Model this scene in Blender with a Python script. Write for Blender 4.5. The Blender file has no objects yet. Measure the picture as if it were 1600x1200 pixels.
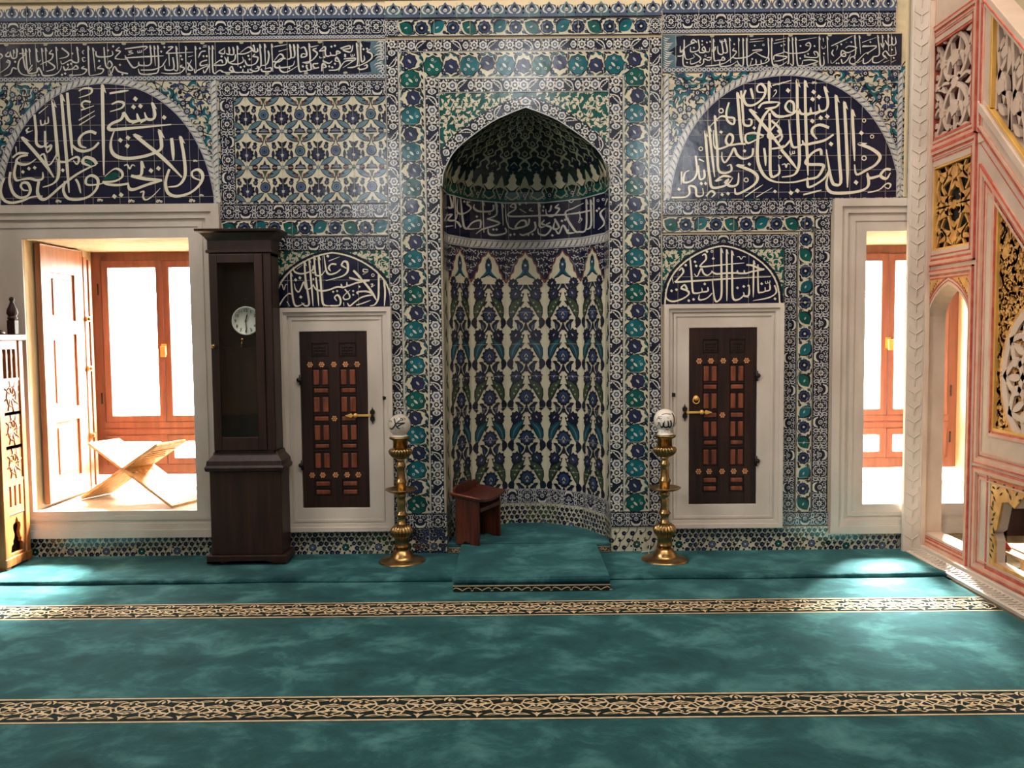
import bpy, bmesh, math, random
import numpy as np
from mathutils import Vector, Matrix, geometry
R = math.radians
SC = bpy.context.scene
COL = SC.collection

# ------------------------------------------------------------------ camera, sky, lights, exposure
CAM_POS = (0.0, -6.0, 1.58)
PITCH, ROLL, FPX = R(3.44), R(-0.54), 1330.0
cam_data = bpy.data.cameras.new('camera')
cam = bpy.data.objects.new('camera', cam_data); COL.objects.link(cam)
cam_data.sensor_width = 36.0
cam_data.lens = 36.0 * FPX / 1600.0
cam_data.clip_start, cam_data.clip_end = 0.05, 100
_F = Vector((0, math.cos(PITCH), -math.sin(PITCH))); _X = Vector((1, 0, 0)); _U = Vector((0, math.sin(PITCH), math.cos(PITCH)))
_RX = _X * math.cos(ROLL) + _U * math.sin(ROLL); _UP = _U * math.cos(ROLL) - _X * math.sin(ROLL)
m = Matrix((_RX, _UP, -_F)).transposed().to_4x4(); m.translation = CAM_POS
cam.matrix_world = m
SC.camera = cam

world = bpy.data.worlds.new('overcast_sky'); SC.world = world; world.use_nodes = True
bg = world.node_tree.nodes['Background']
bg.inputs[0].default_value = (1.0, 0.97, 0.93, 1); bg.inputs[1].default_value = 56.0

def area(name, loc, target, sx, sy, power, col=(1, 1, 1), spread=180):
    l = bpy.data.lights.new(name, 'AREA'); l.shape = 'RECTANGLE'; l.size, l.size_y = sx, sy
    l.energy = power; l.color = col; l.spread = R(spread)
    o = bpy.data.objects.new(name, l); COL.objects.link(o); o.location = loc
    o.rotation_euler = (Vector(target) - Vector(loc)).to_track_quat('-Z', 'Y').to_euler()
    return o
def portal(name, loc, target, sx, sy):
    o = area(name, loc, target, sx, sy, 1); o.data.cycles.is_portal = True; return o
# daylight entering by the two windows of the prayer wall (sky portals), and by the windows behind the camera; then added fill lamps
portal('sky_portal_left', (-2.83, 1.03, 1.3), (-2.83, 0, 1.3), 1.3, 2.0)
portal('sky_portal_right', (3.07, 1.03, 1.3), (3.07, 0, 1.3), 1.3, 2.0)
FILL_TINT = (1.0, 0.965, 0.93)
area('daylight_back_window_high', (0.3, -12.1, 6.95), (0.1, 0, 3.0), 0.8, 1.1, 60, (0.92, 0.96, 1.0))
area('daylight_back_window_left', (-2.7, -12.1, 4.7), (-1.6, 0, 3.0), 0.9, 1.5, 60, (0.92, 0.96, 1.0))
area('daylight_back_window_right', (3.3, -12.1, 5.1), (1.6, 0, 3.0), 0.9, 1.5, 75, (0.92, 0.96, 1.0))
area('fill_back_low', (0.0, -12.3, 1.7), (0, 0, 1.2), 3.0, 2.8, 12, FILL_TINT)  # added low frontal fill for niche and wall, no door built there
area('fill_left_side', (-5.85, -4.2, 4.6), (2.9, -0.6, 1.8), 2.6, 2.0, 120, (1.0, 0.92, 0.83), 70)  # added fill from the left that brightens the pulpit stair, no windows behind it
area('fill_overhead', (-0.3, -2.9, 7.7), (-0.1, 0.0, 2.6), 7.5, 1.8, 280, FILL_TINT, 130)  # added overhead fill, strongest on the upper wall; the ceiling is closed
area('warm_chandelier', (2.6, -3.2, 6.6), (3.0, -0.5, 3.0), 0.8, 0.8, 80, (1.0, 0.74, 0.46))
# low hazy morning sun slanting in from the right through both windows
sl = bpy.data.lights.new('hazy_sun', 'SUN'); sl.energy = 350; sl.angle = R(28); sl.color = (1.0, 0.96, 0.91)
so = bpy.data.objects.new('hazy_sun', sl); COL.objects.link(so); so.rotation_euler = Vector((-0.42, -1.0, -1.0)).to_track_quat('-Z', 'Y').to_euler()

vs = SC.view_settings
vs.view_transform = 'Standard'; vs.look = 'None'; vs.gamma = 1.0; vs.exposure = -0.22
vs.use_curve_mapping = False
SC.cycles.use_denoising = True
SC.cycles.max_bounces = 7; SC.cycles.diffuse_bounces = 4; SC.cycles.glossy_bounces = 3
SC.cycles.transmission_bounces = 6; SC.cycles.transparent_max_bounces = 10
SC.cycles.sample_clamp_indirect = 6.0
SC.cycles.caustics_reflective = False; SC.cycles.caustics_refractive = False

# a pixel of the photograph seen on a real plane of the room
def ray(px, py): return _F + _RX * ((px - 800) / FPX) - _UP * ((py - 600) / FPX)
def on_y(px, py, y=0.0):
    d = ray(px, py); return Vector(CAM_POS) + d * ((y - CAM_POS[1]) / d.y)
def on_z(px, py, z=0.0):
    d = ray(px, py); return Vector(CAM_POS) + d * ((z - CAM_POS[2]) / d.z)
def on_x(px, py, x):
    d = ray(px, py); return Vector(CAM_POS) + d * ((x - CAM_POS[0]) / d.x)
# ------------------------------------------------------------------ materials
def lin(c):
    return tuple(((v / 255) / 12.92 if v <= 10 else (((v / 255) + 0.055) / 1.055) ** 2.4) for v in c)
MATS = {}
def mat(name, rgb, rough=0.5, metal=0.0, spec=0.5, var=0.0, vscale=6.0, bump=0.0, bscale=40.0, rgb2=None, stretch=None, detail=4, coat=0.0, alpha=1.0, lo=0.35, hi=0.65):
    if name in MATS: return MATS[name]
    M = bpy.data.materials.new(name); M.use_nodes = True; MATS[name] = M
    nt = M.node_tree; b = nt.nodes['Principled BSDF']; L = nt.links.new
    c1 = lin(rgb); c2 = lin(rgb2) if rgb2 else tuple(v * (1 - var) for v in c1)
    b.inputs['Roughness'].default_value = rough; b.inputs['Metallic'].default_value = metal
    b.inputs['Specular IOR Level'].default_value = spec; b.inputs['Coat Weight'].default_value = coat
    b.inputs['Alpha'].default_value = alpha
    tc = nt.nodes.new('ShaderNodeTexCoord'); mp = nt.nodes.new('ShaderNodeMapping'); L(tc.outputs['Object'], mp.inputs[0])
    if stretch: mp.inputs['Scale'].default_value = stretch
    n = nt.nodes.new('ShaderNodeTexNoise'); n.inputs['Scale'].default_value = vscale; n.inputs['Detail'].default_value = detail
    L(mp.outputs[0], n.inputs['Vector'])
    cr = nt.nodes.new('ShaderNodeValToRGB'); cr.color_ramp.elements[0].position = lo; cr.color_ramp.elements[1].position = hi
    cr.color_ramp.elements[0].color = c2 + (1,); cr.color_ramp.elements[1].color = c1 + (1,)
    L(n.outputs['Fac'], cr.inputs[0]); L(cr.outputs[0], b.inputs['Base Color'])
    if bump:
        n2 = nt.nodes.new('ShaderNodeTexNoise'); n2.inputs['Scale'].default_value = bscale; n2.inputs['Detail'].default_value = 3
        L(mp.outputs[0], n2.inputs['Vector'])
        bp = nt.nodes.new('ShaderNodeBump'); bp.inputs['Strength'].default_value = bump; bp.inputs['Distance'].default_value = 0.01
        L(n2.outputs['Fac'], bp.inputs['Height']); L(bp.outputs[0], b.inputs['Normal'])
    return M
def glaze(name, rgb, var=0.25):     # fired tile colour under one shiny wavy glaze
    return mat(name, rgb, rough=0.16, spec=0.5, var=var, vscale=9, bump=0.22, bscale=6)
glaze('glaze_white', (188, 184, 174), 0.12); glaze('glaze_cream', (188, 181, 158), 0.12); glaze('glaze_letter', (214, 206, 184), 0.08); glaze('glaze_night', (25, 29, 44), 0.3)
glaze('glaze_navy', (24, 26, 50), 0.3); glaze('glaze_ink', (22, 27, 42), 0.3); glaze('glaze_blue', (40, 58, 92), 0.35); glaze('glaze_deep_teal', (18, 72, 84), 0.4)
glaze('glaze_slate', (78, 90, 112), 0.3); glaze('glaze_teal', (20, 92, 100), 0.45); glaze('glaze_green', (16, 80, 72), 0.45)
glaze('glaze_leaf', (84, 108, 118), 0.3); glaze('glaze_violet', (38, 43, 68), 0.3); glaze('glaze_red', (112, 58, 44), 0.2)
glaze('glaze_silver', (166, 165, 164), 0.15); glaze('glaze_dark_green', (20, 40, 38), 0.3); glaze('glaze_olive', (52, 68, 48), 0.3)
glaze('glaze_sage', (156, 156, 132), 0.2)
mat('grout', (168, 158, 142), 0.7, var=0.15)
mat('plaster', (214, 194, 158), 0.85, var=0.12, vscale=2.5, bump=0.15, bscale=30)
mat('room_plaster', (196, 182, 158), 0.9, var=0.05)
mat('reveal_stone', (205, 186, 152), 0.9, var=0.3, vscale=7, bump=0.5, bscale=35)
mat('marble', (206, 194, 182), 0.38, rgb2=(178, 165, 152), vscale=2.2, detail=6, bump=0.06, bscale=60, stretch=(1, 1, 0.6))
mat('minbar_marble', (206, 182, 163), 0.45, rgb2=(184, 158, 140), vscale=3.0, bump=0.08, bscale=50)
mat('red_paint', (168, 66, 50), 0.6, rgb2=(196, 100, 80), vscale=18)
mat('pink_paint', (200, 142, 118), 0.6, rgb2=(200, 164, 142), vscale=9)
mat('gilding', (220, 168, 96), 0.42, metal=0.3, rgb2=(188, 132, 66), vscale=14)
mat('gilt_edge', (228, 176, 92), 0.4, metal=0.3, var=0.2)
mat('hollow_red', (74, 26, 20), 0.8, rgb2=(110, 48, 40), vscale=8)
mat('hollow_dark', (34, 32, 28), 0.8, var=0.3)
mat('dark_oak', (46, 24, 17), 0.5, spec=0.3, rgb2=(28, 14, 10), vscale=3.0, stretch=(14, 14, 0.8), bump=0.1, bscale=10, detail=6)
mat('clock_wood', (52, 30, 23), 0.42, spec=0.35, rgb2=(34, 19, 14), vscale=3.0, stretch=(10, 10, 0.7), detail=6)
mat('inlay_wood', (128, 66, 40), 0.4, rgb2=(92, 42, 26), vscale=3, stretch=(14, 14, 2), detail=5)
mat('window_wood', (118, 68, 54), 0.45, rgb2=(98, 52, 42), vscale=2.5, stretch=(10, 10, 0.8), detail=5)
mat('shutter_wood', (150, 100, 70), 0.4, rgb2=(126, 74, 42), vscale=2.5, stretch=(10, 10, 0.7), detail=6)
mat('pale_wood', (214, 176, 124), 0.45, rgb2=(180, 132, 82), vscale=3, stretch=(1, 12, 12), detail=5)
mat('pulpit_wood', (150, 92, 46), 0.35, rgb2=(108, 60, 28), vscale=3, stretch=(10, 10, 0.8), detail=5)
mat('stool_wood', (84, 36, 22), 0.32, rgb2=(40, 16, 11), vscale=2.6, stretch=(16, 16, 0.9), detail=5)
mat('brass', (176, 146, 98), 0.3, metal=1.0, rgb2=(140, 108, 66), vscale=12, bump=0.05, bscale=30)
mat('copper_gilt', (226, 158, 108), 0.4, metal=0.4, var=0.15)
mat('iron', (48, 42, 38), 0.5, metal=0.8, var=0.2)
mat('black_plastic', (22, 21, 22), 0.4, var=0.1)
mat('black_paint', (14, 13, 13), 0.4, var=0.1)
mat('white_enamel', (226, 220, 208), 0.35, var=0.04)
mat('dial_white', (206, 202, 192), 0.4, var=0.05)
mat('cable_white', (188, 178, 164), 0.5, var=0.05)
mat('frosted_glass', (214, 202, 188), 0.18, var=0.03, coat=0.5, alpha=0.6)
mat('milk_glass', (222, 212, 198), 0.2, var=0.03, coat=0.5)
mat('paper', (232, 228, 220), 0.7, var=0.04)
mat('red_cloth', (176, 52, 46), 0.8, var=0.2)
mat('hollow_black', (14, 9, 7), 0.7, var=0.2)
mat('outside_ground', (190, 186, 176), 0.9, var=0.1)
def pane_material():
    M = bpy.data.materials.new('window_glass'); M.use_nodes = True; MATS['window_glass'] = M
    nt = M.node_tree; nt.nodes.clear(); L = nt.links.new
    o = nt.nodes.new('ShaderNodeOutputMaterial'); mx = nt.nodes.new('ShaderNodeMixShader')
    t = nt.nodes.new('ShaderNodeBsdfTransparent'); g = nt.nodes.new('ShaderNodeBsdfGlossy'); g.inputs['Roughness'].default_value = 0.02
    mx.inputs[0].default_value = 0.05
    t.inputs[0].default_value = (0.95, 0.97, 0.96, 1)
    L(t.outputs[0], mx.inputs[1]); L(g.outputs[0], mx.inputs[2]); L(mx.outputs[0], o.inputs[0])
pane_material()
def carpet_material():
    M = bpy.data.materials.new('teal_pile'); M.use_nodes = True; MATS['teal_pile'] = M
    nt = M.node_tree; b = nt.nodes['Principled BSDF']; L = nt.links.new
    tc = nt.nodes.new('ShaderNodeTexCoord'); mp = nt.nodes.new('ShaderNodeMapping'); L(tc.outputs['Object'], mp.inputs[0])
    mp.inputs['Scale'].default_value = (1.1, 1.25, 1)
    n = nt.nodes.new('ShaderNodeTexNoise'); n.inputs['Scale'].default_value = 3.0; n.inputs['Detail'].default_value = 10; n.inputs['Roughness'].default_value = 0.66; n.inputs['Distortion'].default_value = 0.3
    L(mp.outputs[0], n.inputs['Vector'])
    cr = nt.nodes.new('ShaderNodeValToRGB'); e = cr.color_ramp.elements  # sheen of brushed pile put into the base colour as lighter and darker patches
    e[0].position = 0.34; e[0].color = lin((12, 40, 45)) + (1,); e[1].position = 0.68; e[1].color = lin((68, 113, 113)) + (1,)
    k = e.new(0.5); k.color = lin((26, 65, 69)) + (1,)
    L(n.outputs['Fac'], cr.inputs[0]); L(cr.outputs[0], b.inputs['Base Color'])
    b.inputs['Roughness'].default_value = 0.95; b.inputs['Specular IOR Level'].default_value = 0.1
    b.inputs['Sheen Weight'].default_value = 0.35; b.inputs['Sheen Roughness'].default_value = 0.5; b.inputs['Sheen Tint'].default_value = lin((120, 190, 190)) + (1,)
    n2 = nt.nodes.new('ShaderNodeTexNoise'); n2.inputs['Scale'].default_value = 240; n2.inputs['Detail'].default_value = 2
    L(tc.outputs['Object'], n2.inputs['Vector'])
    ad = nt.nodes.new('ShaderNodeMath'); ad.operation = 'MULTIPLY_ADD'; ad.inputs[1].default_value = 3.0
    L(n.outputs['Fac'], ad.inputs[0]); L(n2.outputs['Fac'], ad.inputs[2])
    bp = nt.nodes.new('ShaderNodeBump'); bp.inputs['Strength'].default_value = 0.5; bp.inputs['Distance'].default_value = 0.006
    L(ad.outputs[0], bp.inputs['Height']); L(bp.outputs[0], b.inputs['Normal'])
carpet_material()
mat('carpet_dark', (26, 36, 32), 0.95, spec=0.1, var=0.3, vscale=30, bump=0.3, bscale=200)
mat('carpet_cream', (206, 188, 156), 0.95, spec=0.1, rgb2=(190, 162, 124), vscale=30, bump=0.3, bscale=200)

# ------------------------------------------------------------------ objects
def link(o, parent=None):
    COL.objects.link(o)
    if parent: o.parent = parent
    return o
def tag(o, label=None, cat=None, group=None, kind=None):
    if label: o['label'] = label
    if cat: o['category'] = cat
    if group: o['group'] = group
    if kind: o['kind'] = kind
    return o
def thing(name, loc, label, cat, group=None, rz=0):
    o = link(bpy.data.objects.new(name, None)); o.location = loc; o.rotation_euler = (0, 0, rz); o.empty_display_size = 0.1
    return tag(o, label, cat, group)
class MB:                                   # collects shapes that become ONE mesh
    def __init__(s): s.v = []; s.f = []; s.m = []; s.mats = []; s.sm = []
    def mi(s, k):
        if k not in s.mats: s.mats.append(k)
        return s.mats.index(k)
    def add(s, vs, fs, k, smooth=False):
        b = len(s.v); s.v += [tuple(p) for p in vs]; i = s.mi(k)
        for f in fs: s.f.append([b + q for q in f]); s.m.append(i); s.sm.append(smooth)
    def box(s, x0, x1, y0, y1, z0, z1, k, M=None):
        vs = [Vector((x, y, z)) for x in (x0, x1) for y in (y0, y1) for z in (z0, z1)]
        if M: vs = [M @ p for p in vs]
        s.add(vs, [(0, 1, 3, 2), (4, 6, 7, 5), (0, 4, 5, 1), (2, 3, 7, 6), (0, 2, 6, 4), (1, 5, 7, 3)], k)
    def prism(s, pts, a, b, k, axis='y', M=None):   # closed 2D outline pushed from a to b along an axis
        n = len(pts)
        def P(u, v, w): return {'y': Vector((u, w, v)), 'x': Vector((w, u, v)), 'z': Vector((u, v, w))}[axis]
        vs = [P(u, v, a) for u, v in pts] + [P(u, v, b) for u, v in pts]
        if M: vs = [M @ p for p in vs]
        s.add(vs, [tuple(range(n)), tuple(range(2 * n - 1, n - 1, -1))] + [(i, i + n, (i + 1) % n + n, (i + 1) % n) for i in range(n)], k)
    def lathe(s, prof, k, c=(0, 0, 0), n=28, flute=None, smooth=True):
        vs = []; fs = []
        for j, (r, z) in enumerate(prof):
            for i in range(n):
                a = 2 * math.pi * i / n; q = r
                if flute and flute[0] <= z <= flute[1]: q = r * (1 + flute[3] * abs(math.sin(a * flute[2] / 2)) - flute[3] * .5)
                vs.append((c[0] + q * math.cos(a), c[1] + q * math.sin(a), c[2] + z))
        for j in range(len(prof) - 1):
            for i in range(n): fs.append((j * n + i, j * n + (i + 1) % n, (j + 1) * n + (i + 1) % n, (j + 1) * n + i))
        fs.append(tuple(range(n))[::-1]); fs.append(tuple((len(prof) - 1) * n + i for i in range(n)))
        s.add(vs, fs, k, smooth)
    def tube(s, pts, r, k, n=8):
        pts = [Vector(p) for p in pts]; vs = []; fs = []
        for i, p in enumerate(pts):
            d = (pts[min(i + 1, len(pts) - 1)] - pts[max(i - 1, 0)]).normalized()
            a = d.orthogonal().normalized() if i == 0 else (a - d * a.dot(d)).normalized()
            b = d.cross(a); q = r[i] if isinstance(r, (list, tuple)) else r
            vs += [p + (a * math.cos(2 * math.pi * t / n) + b * math.sin(2 * math.pi * t / n)) * q for t in range(n)]
        for i in range(len(pts) - 1):
            for t in range(n): fs.append((i * n + t, i * n + (t + 1) % n, (i + 1) * n + (t + 1) % n, (i + 1) * n + t))
        fs += [tuple(range(n))[::-1], tuple((len(pts) - 1) * n + t for t in range(n))]
        s.add(vs, fs, k, True)
    def sphere(s, c, r, k, n=24, m=14, sz=1.0):
        vs = []; fs = []
        for j in range(m + 1):
            t = math.pi * j / m
            for i in range(n):
                a = 2 * math.pi * i / n; vs.append((c[0] + r * math.sin(t) * math.cos(a), c[1] + r * math.sin(t) * math.sin(a), c[2] + r * sz * math.cos(t)))
        for j in range(m):
            for i in range(n): fs.append((j * n + i, (j + 1) * n + i, (j + 1) * n + (i + 1) % n, j * n + (i + 1) % n))
        s.add(vs, fs, k, True)
    def build(s, name, parent=None, bevel=0.0, loc=None):
        me = bpy.data.meshes.new(name); me.from_pydata(s.v, [], s.f); me.update()
        for k in s.mats: me.materials.append(MATS[k])
        me.polygons.foreach_set('material_index', s.m); me.polygons.foreach_set('use_smooth', s.sm)
        o = link(bpy.data.objects.new(name, me), parent)
        if loc: o.location = loc
        if bevel:
            b = o.modifiers.new('bevel', 'BEVEL'); b.width = bevel; b.segments = 2; b.limit_method = 'ANGLE'; b.angle_limit = R(50)
        return o
def slab(mb, outer, holes, a, b, k, axis='y'):      # flat plate with holes, thickness a..b
    loops = [outer] + holes
    flat = [Vector((u, v, 0)) for lp in loops for u, v in lp]
    tris = geometry.tessellate_polygon([[Vector((u, v, 0)) for u, v in lp] for lp in loops])
    def P(p, w): return {'y': (p.x, w, p.y), 'x': (w, p.x, p.y), 'z': (p.x, p.y, w)}[axis]
    n = len(flat)
    vs = [P(p, a) for p in flat] + [P(p, b) for p in flat]
    fs = [tuple(t) for t in tris] + [tuple(n + q for q in reversed(t)) for t in tris]
    i0 = 0
    for lp in loops:
        c = len(lp)
        for i in range(c): fs.append((i0 + i, i0 + (i + 1) % c, n + i0 + (i + 1) % c, n + i0 + i))
        i0 += c
    mb.add(vs, fs, k)
def rect_pts(x0, x1, z0, z1): return [(x0, z0), (x1, z0), (x1, z1), (x0, z1)]
def ring_frame(mb, x0, x1, z0, z1, w, a, b, k, axis='y'):
    slab(mb, rect_pts(x0, x1, z0, z1), [rect_pts(x0 + w, x1 - w, z0 + w, z1 - w)], a, b, k, axis)
def copy_tree(o, parent=None):
    c = o.copy(); COL.objects.link(c); c.parent = parent
    for ch in list(o.children): copy_tree(ch, c)
    return c
def crom(pts, n=6):
    if len(pts) < 3: return [tuple(pts[0]), tuple(pts[-1])] if len(pts) == 2 else list(pts)
    P = [pts[0]] + list(pts) + [pts[-1]]; out = []
    for i in range(1, len(P) - 2):
        p0, p1, p2, p3 = P[i - 1], P[i], P[i + 1], P[i + 2]
        for j in range(n):
            t = j / n
            out.append(tuple(0.5 * (2 * b + (c - a) * t + (2 * a - 5 * b + 4 * c - d) * t * t + (3 * b - a - 3 * c + d) * t ** 3) for a, b, c, d in zip(p0, p1, p2, p3)))
    out.append(tuple(pts[-1])); return out

# ------------------------------------------------------------------ drawing on tiled surfaces: every colour field is a thin layer of glaze
class Cv:
    DZ = 0.0006
    def __init__(s, off=0.004, mapf=None, clip=None, reject=None):
        s.off = off; s.mb = MB(); s.mapf = mapf or (lambda u, v, o: (u, -o, v)); s.T = None; s.n = 0; s.clip = clip; s.reject = reject
    def poly(s, pts, k, L=1):
        if s.T: pts = [s.T(u, v) for u, v in pts]
        if s.reject and any(s.reject(u, v) for u, v in pts): return
        if s.clip:
            a, b, c, d = s.clip; pts = [(min(max(u, a), b), min(max(v, c), d)) for u, v in pts]
        s.n = (s.n + 1) % 24; o = s.off + L * s.DZ + s.n * 1.1e-5
        s.mb.add([s.mapf(u, v, o) for u, v in pts], [tuple(range(len(pts)))], k if k in MATS else 'glaze_' + k)
    def rect(s, x0, x1, z0, z1, k, L=0): s.poly([(x0, z0), (x1, z0), (x1, z1), (x0, z1)], k, L)
    def grid(s, x0, x1, z0, z1, k, L, nx, nz=1):
        for i in range(nx):
            for j in range(nz): s.rect(x0 + (x1 - x0) * i / nx, x0 + (x1 - x0) * (i + 1) / nx, z0 + (z1 - z0) * j / nz, z0 + (z1 - z0) * (j + 1) / nz, k, L)
    def disc(s, x, z, r, k, L=1, n=9, sz=1.0, a0=0.0):
        s.poly([(x + r * math.cos(a0 + 2 * math.pi * i / n), z + r * sz * math.sin(a0 + 2 * math.pi * i / n)) for i in range(n)], k, L)
    def ring(s, x, z, r, w, k, L=1, n=10):
        for i in range(n):
            a, b = 2 * math.pi * i / n, 2 * math.pi * (i + 1) / n
            s.poly([(x + q * math.cos(t), z + q * math.sin(t)) for q, t in ((r, a), (r, b), (r - w, b), (r - w, a))], k, L)
    def star(s, x, z, r, n, inner, k, L=1, a0=math.pi / 2):
        s.poly([(x + (r if i % 2 == 0 else r * inner) * math.cos(a0 + math.pi * i / n), z + (r if i % 2 == 0 else r * inner) * math.sin(a0 + math.pi * i / n)) for i in range(2 * n)], k, L)
    def leaf(s, x0, z0, x1, z1, w, k, L=1, bend=0.0, n=5):
        dx, dz = x1 - x0, z1 - z0; a = []; b = []
        for i in range(n + 1):
            t = i / n; h = w * math.sin(math.pi * t) ** 0.8 if 0 < t < 1 else 0; c = bend * math.sin(math.pi * t)
            cx, cz = x0 + dx * t - dz * c, z0 + dz * t + dx * c; l = math.hypot(dx, dz) or 1
            a.append((cx - dz / l * h / 2, cz + dx / l * h / 2)); b.append((cx + dz / l * h / 2, cz - dx / l * h / 2))
        s.poly(a + b[-2:0:-1], k, L)
    def stroke(s, pts, w, k, L=1, n=4, t0=1.0, t1=1.0, nib=None):
        p = crom(pts, n); m = len(p); Lf = []; Rt = []
        for i in range(m):
            q0, q1 = p[max(i - 1, 0)], p[min(i + 1, m - 1)]; dx, dz = q1[0] - q0[0], q1[1] - q0[1]; l = math.hypot(dx, dz) or 1e-9
            t = i / (m - 1); f = 1.0
            if t < .25: f = t0 + (1 - t0) * t / .25
            if t > .7: f = min(f, t1 + (1 - t1) * (1 - t) / .3)
            if nib is not None: f *= 0.62 + 0.38 * abs(math.sin(math.atan2(dz, dx) - nib))
            h = w * f / 2; Lf.append((p[i][0] - dz / l * h, p[i][1] + dx / l * h)); Rt.append((p[i][0] + dz / l * h, p[i][1] - dx / l * h))
        for i in range(m - 1): s.poly([Lf[i], Rt[i], Rt[i + 1], Lf[i + 1]], k, L)
    def build(s, name, parent=None): return s.mb.build(name, parent)
# ------------------------------------------------------------------ the room
AX, NW = 0.112, 0.585                     # niche axis and half width
NZ0, SPR, APX = 0.0, 2.60, 3.137
def setting(name, mb, bevel=0): return tag(mb.build(name, None, bevel), kind='structure')
mb = MB(); mb.box(-6.2, 6.2, -12.6, 0.95, -0.30, -0.02, 'reveal_stone'); setting('floor', mb)
mb = MB(); mb.box(-6.3, 6.3, -12.7, 1.1, 8.0, 8.2, 'room_plaster'); setting('ceiling', mb)
mb = MB(); mb.box(-6.3, -6.0, -12.7, 0.95, -0.02, 8.0, 'room_plaster'); setting('wall_left', mb)
mb = MB(); mb.box(6.0, 6.3, -12.7, 0.95, -0.02, 8.0, 'room_plaster'); setting('wall_right', mb)
mb = MB(); mb.box(-6.3, 6.3, -12.7, -12.4, -0.02, 8.0, 'room_plaster'); setting('wall_back', mb)
WL, WR, WZ0, WZ1 = (-3.405, -2.245), (2.480, 3.640), 0.345, 2.262
mb = MB(); k = 'plaster'
mb.box(-6.0, WL[0], 0, 0.95, -0.02, 8, k); mb.box(WL[1], AX - NW, 0, 0.95, -0.02, 8, k)
mb.box(AX + NW, WR[0], 0, 0.95, -0.02, 8, k); mb.box(WR[1], 6.0, 0, 0.95, -0.02, 8, k)
for w in (WL, WR):
    mb.box(w[0], w[1], 0, 0.95, -0.02, WZ0, 'reveal_stone'); mb.box(w[0], w[1], 0, 0.95, WZ1, 8, 'reveal_stone')
mb.box(AX - NW, AX + NW, 0.75, 0.95, -0.02, 8, k); mb.box(AX - NW, AX + NW, 0, 0.75, 3.16, 8, k)
setting('wall_front', mb)
mb = MB()                                # moulded plaster cornice over the tiles
mb.prism([(0, 3.866), (-0.02, 3.872), (-0.028, 3.90), (-0.045, 3.915), (-0.045, 3.96), (0, 3.98)], -6.0, 2.74, 'plaster', 'x')
mb.box(2.735, 2.76, -0.012, 0, 2.5, 3.9, 'plaster')
setting('trim_1', mb)

def window(name, x0, x1, y=0.95):
    o = MB(); D = 'window_wood'; f = 0.085
    ring_frame(o, x0 - .01, x1 + .01, WZ0 + .10, WZ1 + .01, f, y, y + .09, D)
    w = tag(o.build(name, None, .004), kind='structure')
    c = (x0 + x1) / 2; zt = on_y(800, 664, y).z
    t = MB(); t.box(x0 + f - .02, x1 - f + .02, y - .012, y + .08, zt - .055, zt + .055, D); t.box(x0 + f - .02, x1 - f + .02, y - .016, y + .02, zt - .006, zt + .006, 'hollow_red')
    t.build('transom', w, .003)
    for i, (a, b) in enumerate(((x0 + f, c), (c, x1 - f))):
        for (z0, z1) in ((zt + .055, WZ1 - .075), (WZ0 + .185, zt - .055)):
            s = MB(); ring_frame(s, a + .003, b - .003, z0, z1, 0.052, y - .02, y + .045, D); cs = s.build('casement', w, .004)
            g = MB(); g.box(a + .05, b - .05, y + .012, y + .018, z0 + .05, z1 - .05, 'window_glass'); g.build('window_pane', cs)
    h = MB(); hz = on_y(800, 538, y).z
    h.box(c - .022, c + .022, y - .03, y - .018, hz - .06, hz + .03, 'gilt_edge'); h.box(c - .012, c + .012, y - .06, y - .03, hz - .012, hz + .012, 'gilt_edge'); h.box(c - .014, c + .03, y - .072, y - .056, hz - .075, hz + .012, 'gilt_edge')
    h.build('window_handle', w, .004)
    for sx in (x0 + .05, x1 - .05):
        for z in (WZ0 + .35, zt + .25, WZ1 - .3):
            g = MB(); g.tube([(sx, y - .006, z - .045), (sx, y - .006, z + .045)], .006, 'iron'); g.build('hinge', w)
window('window_1', *WL); window('window_2', *WR)
mb = MB(); mb.box(-30, 30, 1.0, 60, -1.2, -1.0, 'outside_ground'); setting('ground', mb)

def marble_surround(name, x0, x1, z0, z1, hx0, hx1, hz0, hz1, label, cat, inset=.055):
    m = MB(); slab(m, rect_pts(x0, x1, z0, z1), [rect_pts(hx0, hx1, hz0, hz1)], -.022, -.002, 'marble')
    o = m.build(name, None, .003); tag(o, label, cat)
    p = MB(); ring_frame(p, x0, x1, z0, z1, inset * .55, -.046, -.022, 'marble')
    ring_frame(p, x0 + inset * .55, x1 - inset * .55, z0 + inset * .55, z1 - inset * .55, inset * .45, -.034, -.022, 'marble')
    ring_frame(p, x0 + inset * 1.25, x1 - inset * 1.25, z0 + inset * 1.25, z1 - inset * 1.25, inset * .3, -.028, -.022, 'marble')
    p.build('moulding', o, .005); return o
marble_surround('marble_window_surround', -3.80, -2.02, .155, 2.494, WL[0], WL[1], WZ0, WZ1, 'wide pale marble surround of the bright window holding the folding bookrest', 'window surround', .10)
marble_surround('marble_window_surround', 2.245, 3.90, .135, 2.488, WR[0], WR[1], WZ0, WZ1, 'pale marble surround of the window partly hidden behind the carved pink pulpit stair', 'window surround', .10)
for s_, x0, x1, dx0, dx1, lab in ((1, -1.625, -.842, -1.487, -1.020, 'grey veined marble surround of the cupboard between clock and niche'), (-1, 1.068, 1.905, 1.250, 1.720, 'grey veined marble surround of the cupboard to the right of the niche')):
    o = marble_surround('marble_cupboard_surround', x0, x1, .185, 1.768, dx0 - .004, dx1 + .004, .352, 1.602, lab, 'cupboard surround')
    st = MB(); px = (601, 622) if s_ > 0 else (1052, 617); q = on_y(*px, -.03)
    st.box(q.x - .014, q.x + .014, -.034, -.02, q.z - .014, q.z + .014, 'iron'); st.build('wall_stud', o, .003)
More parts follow.
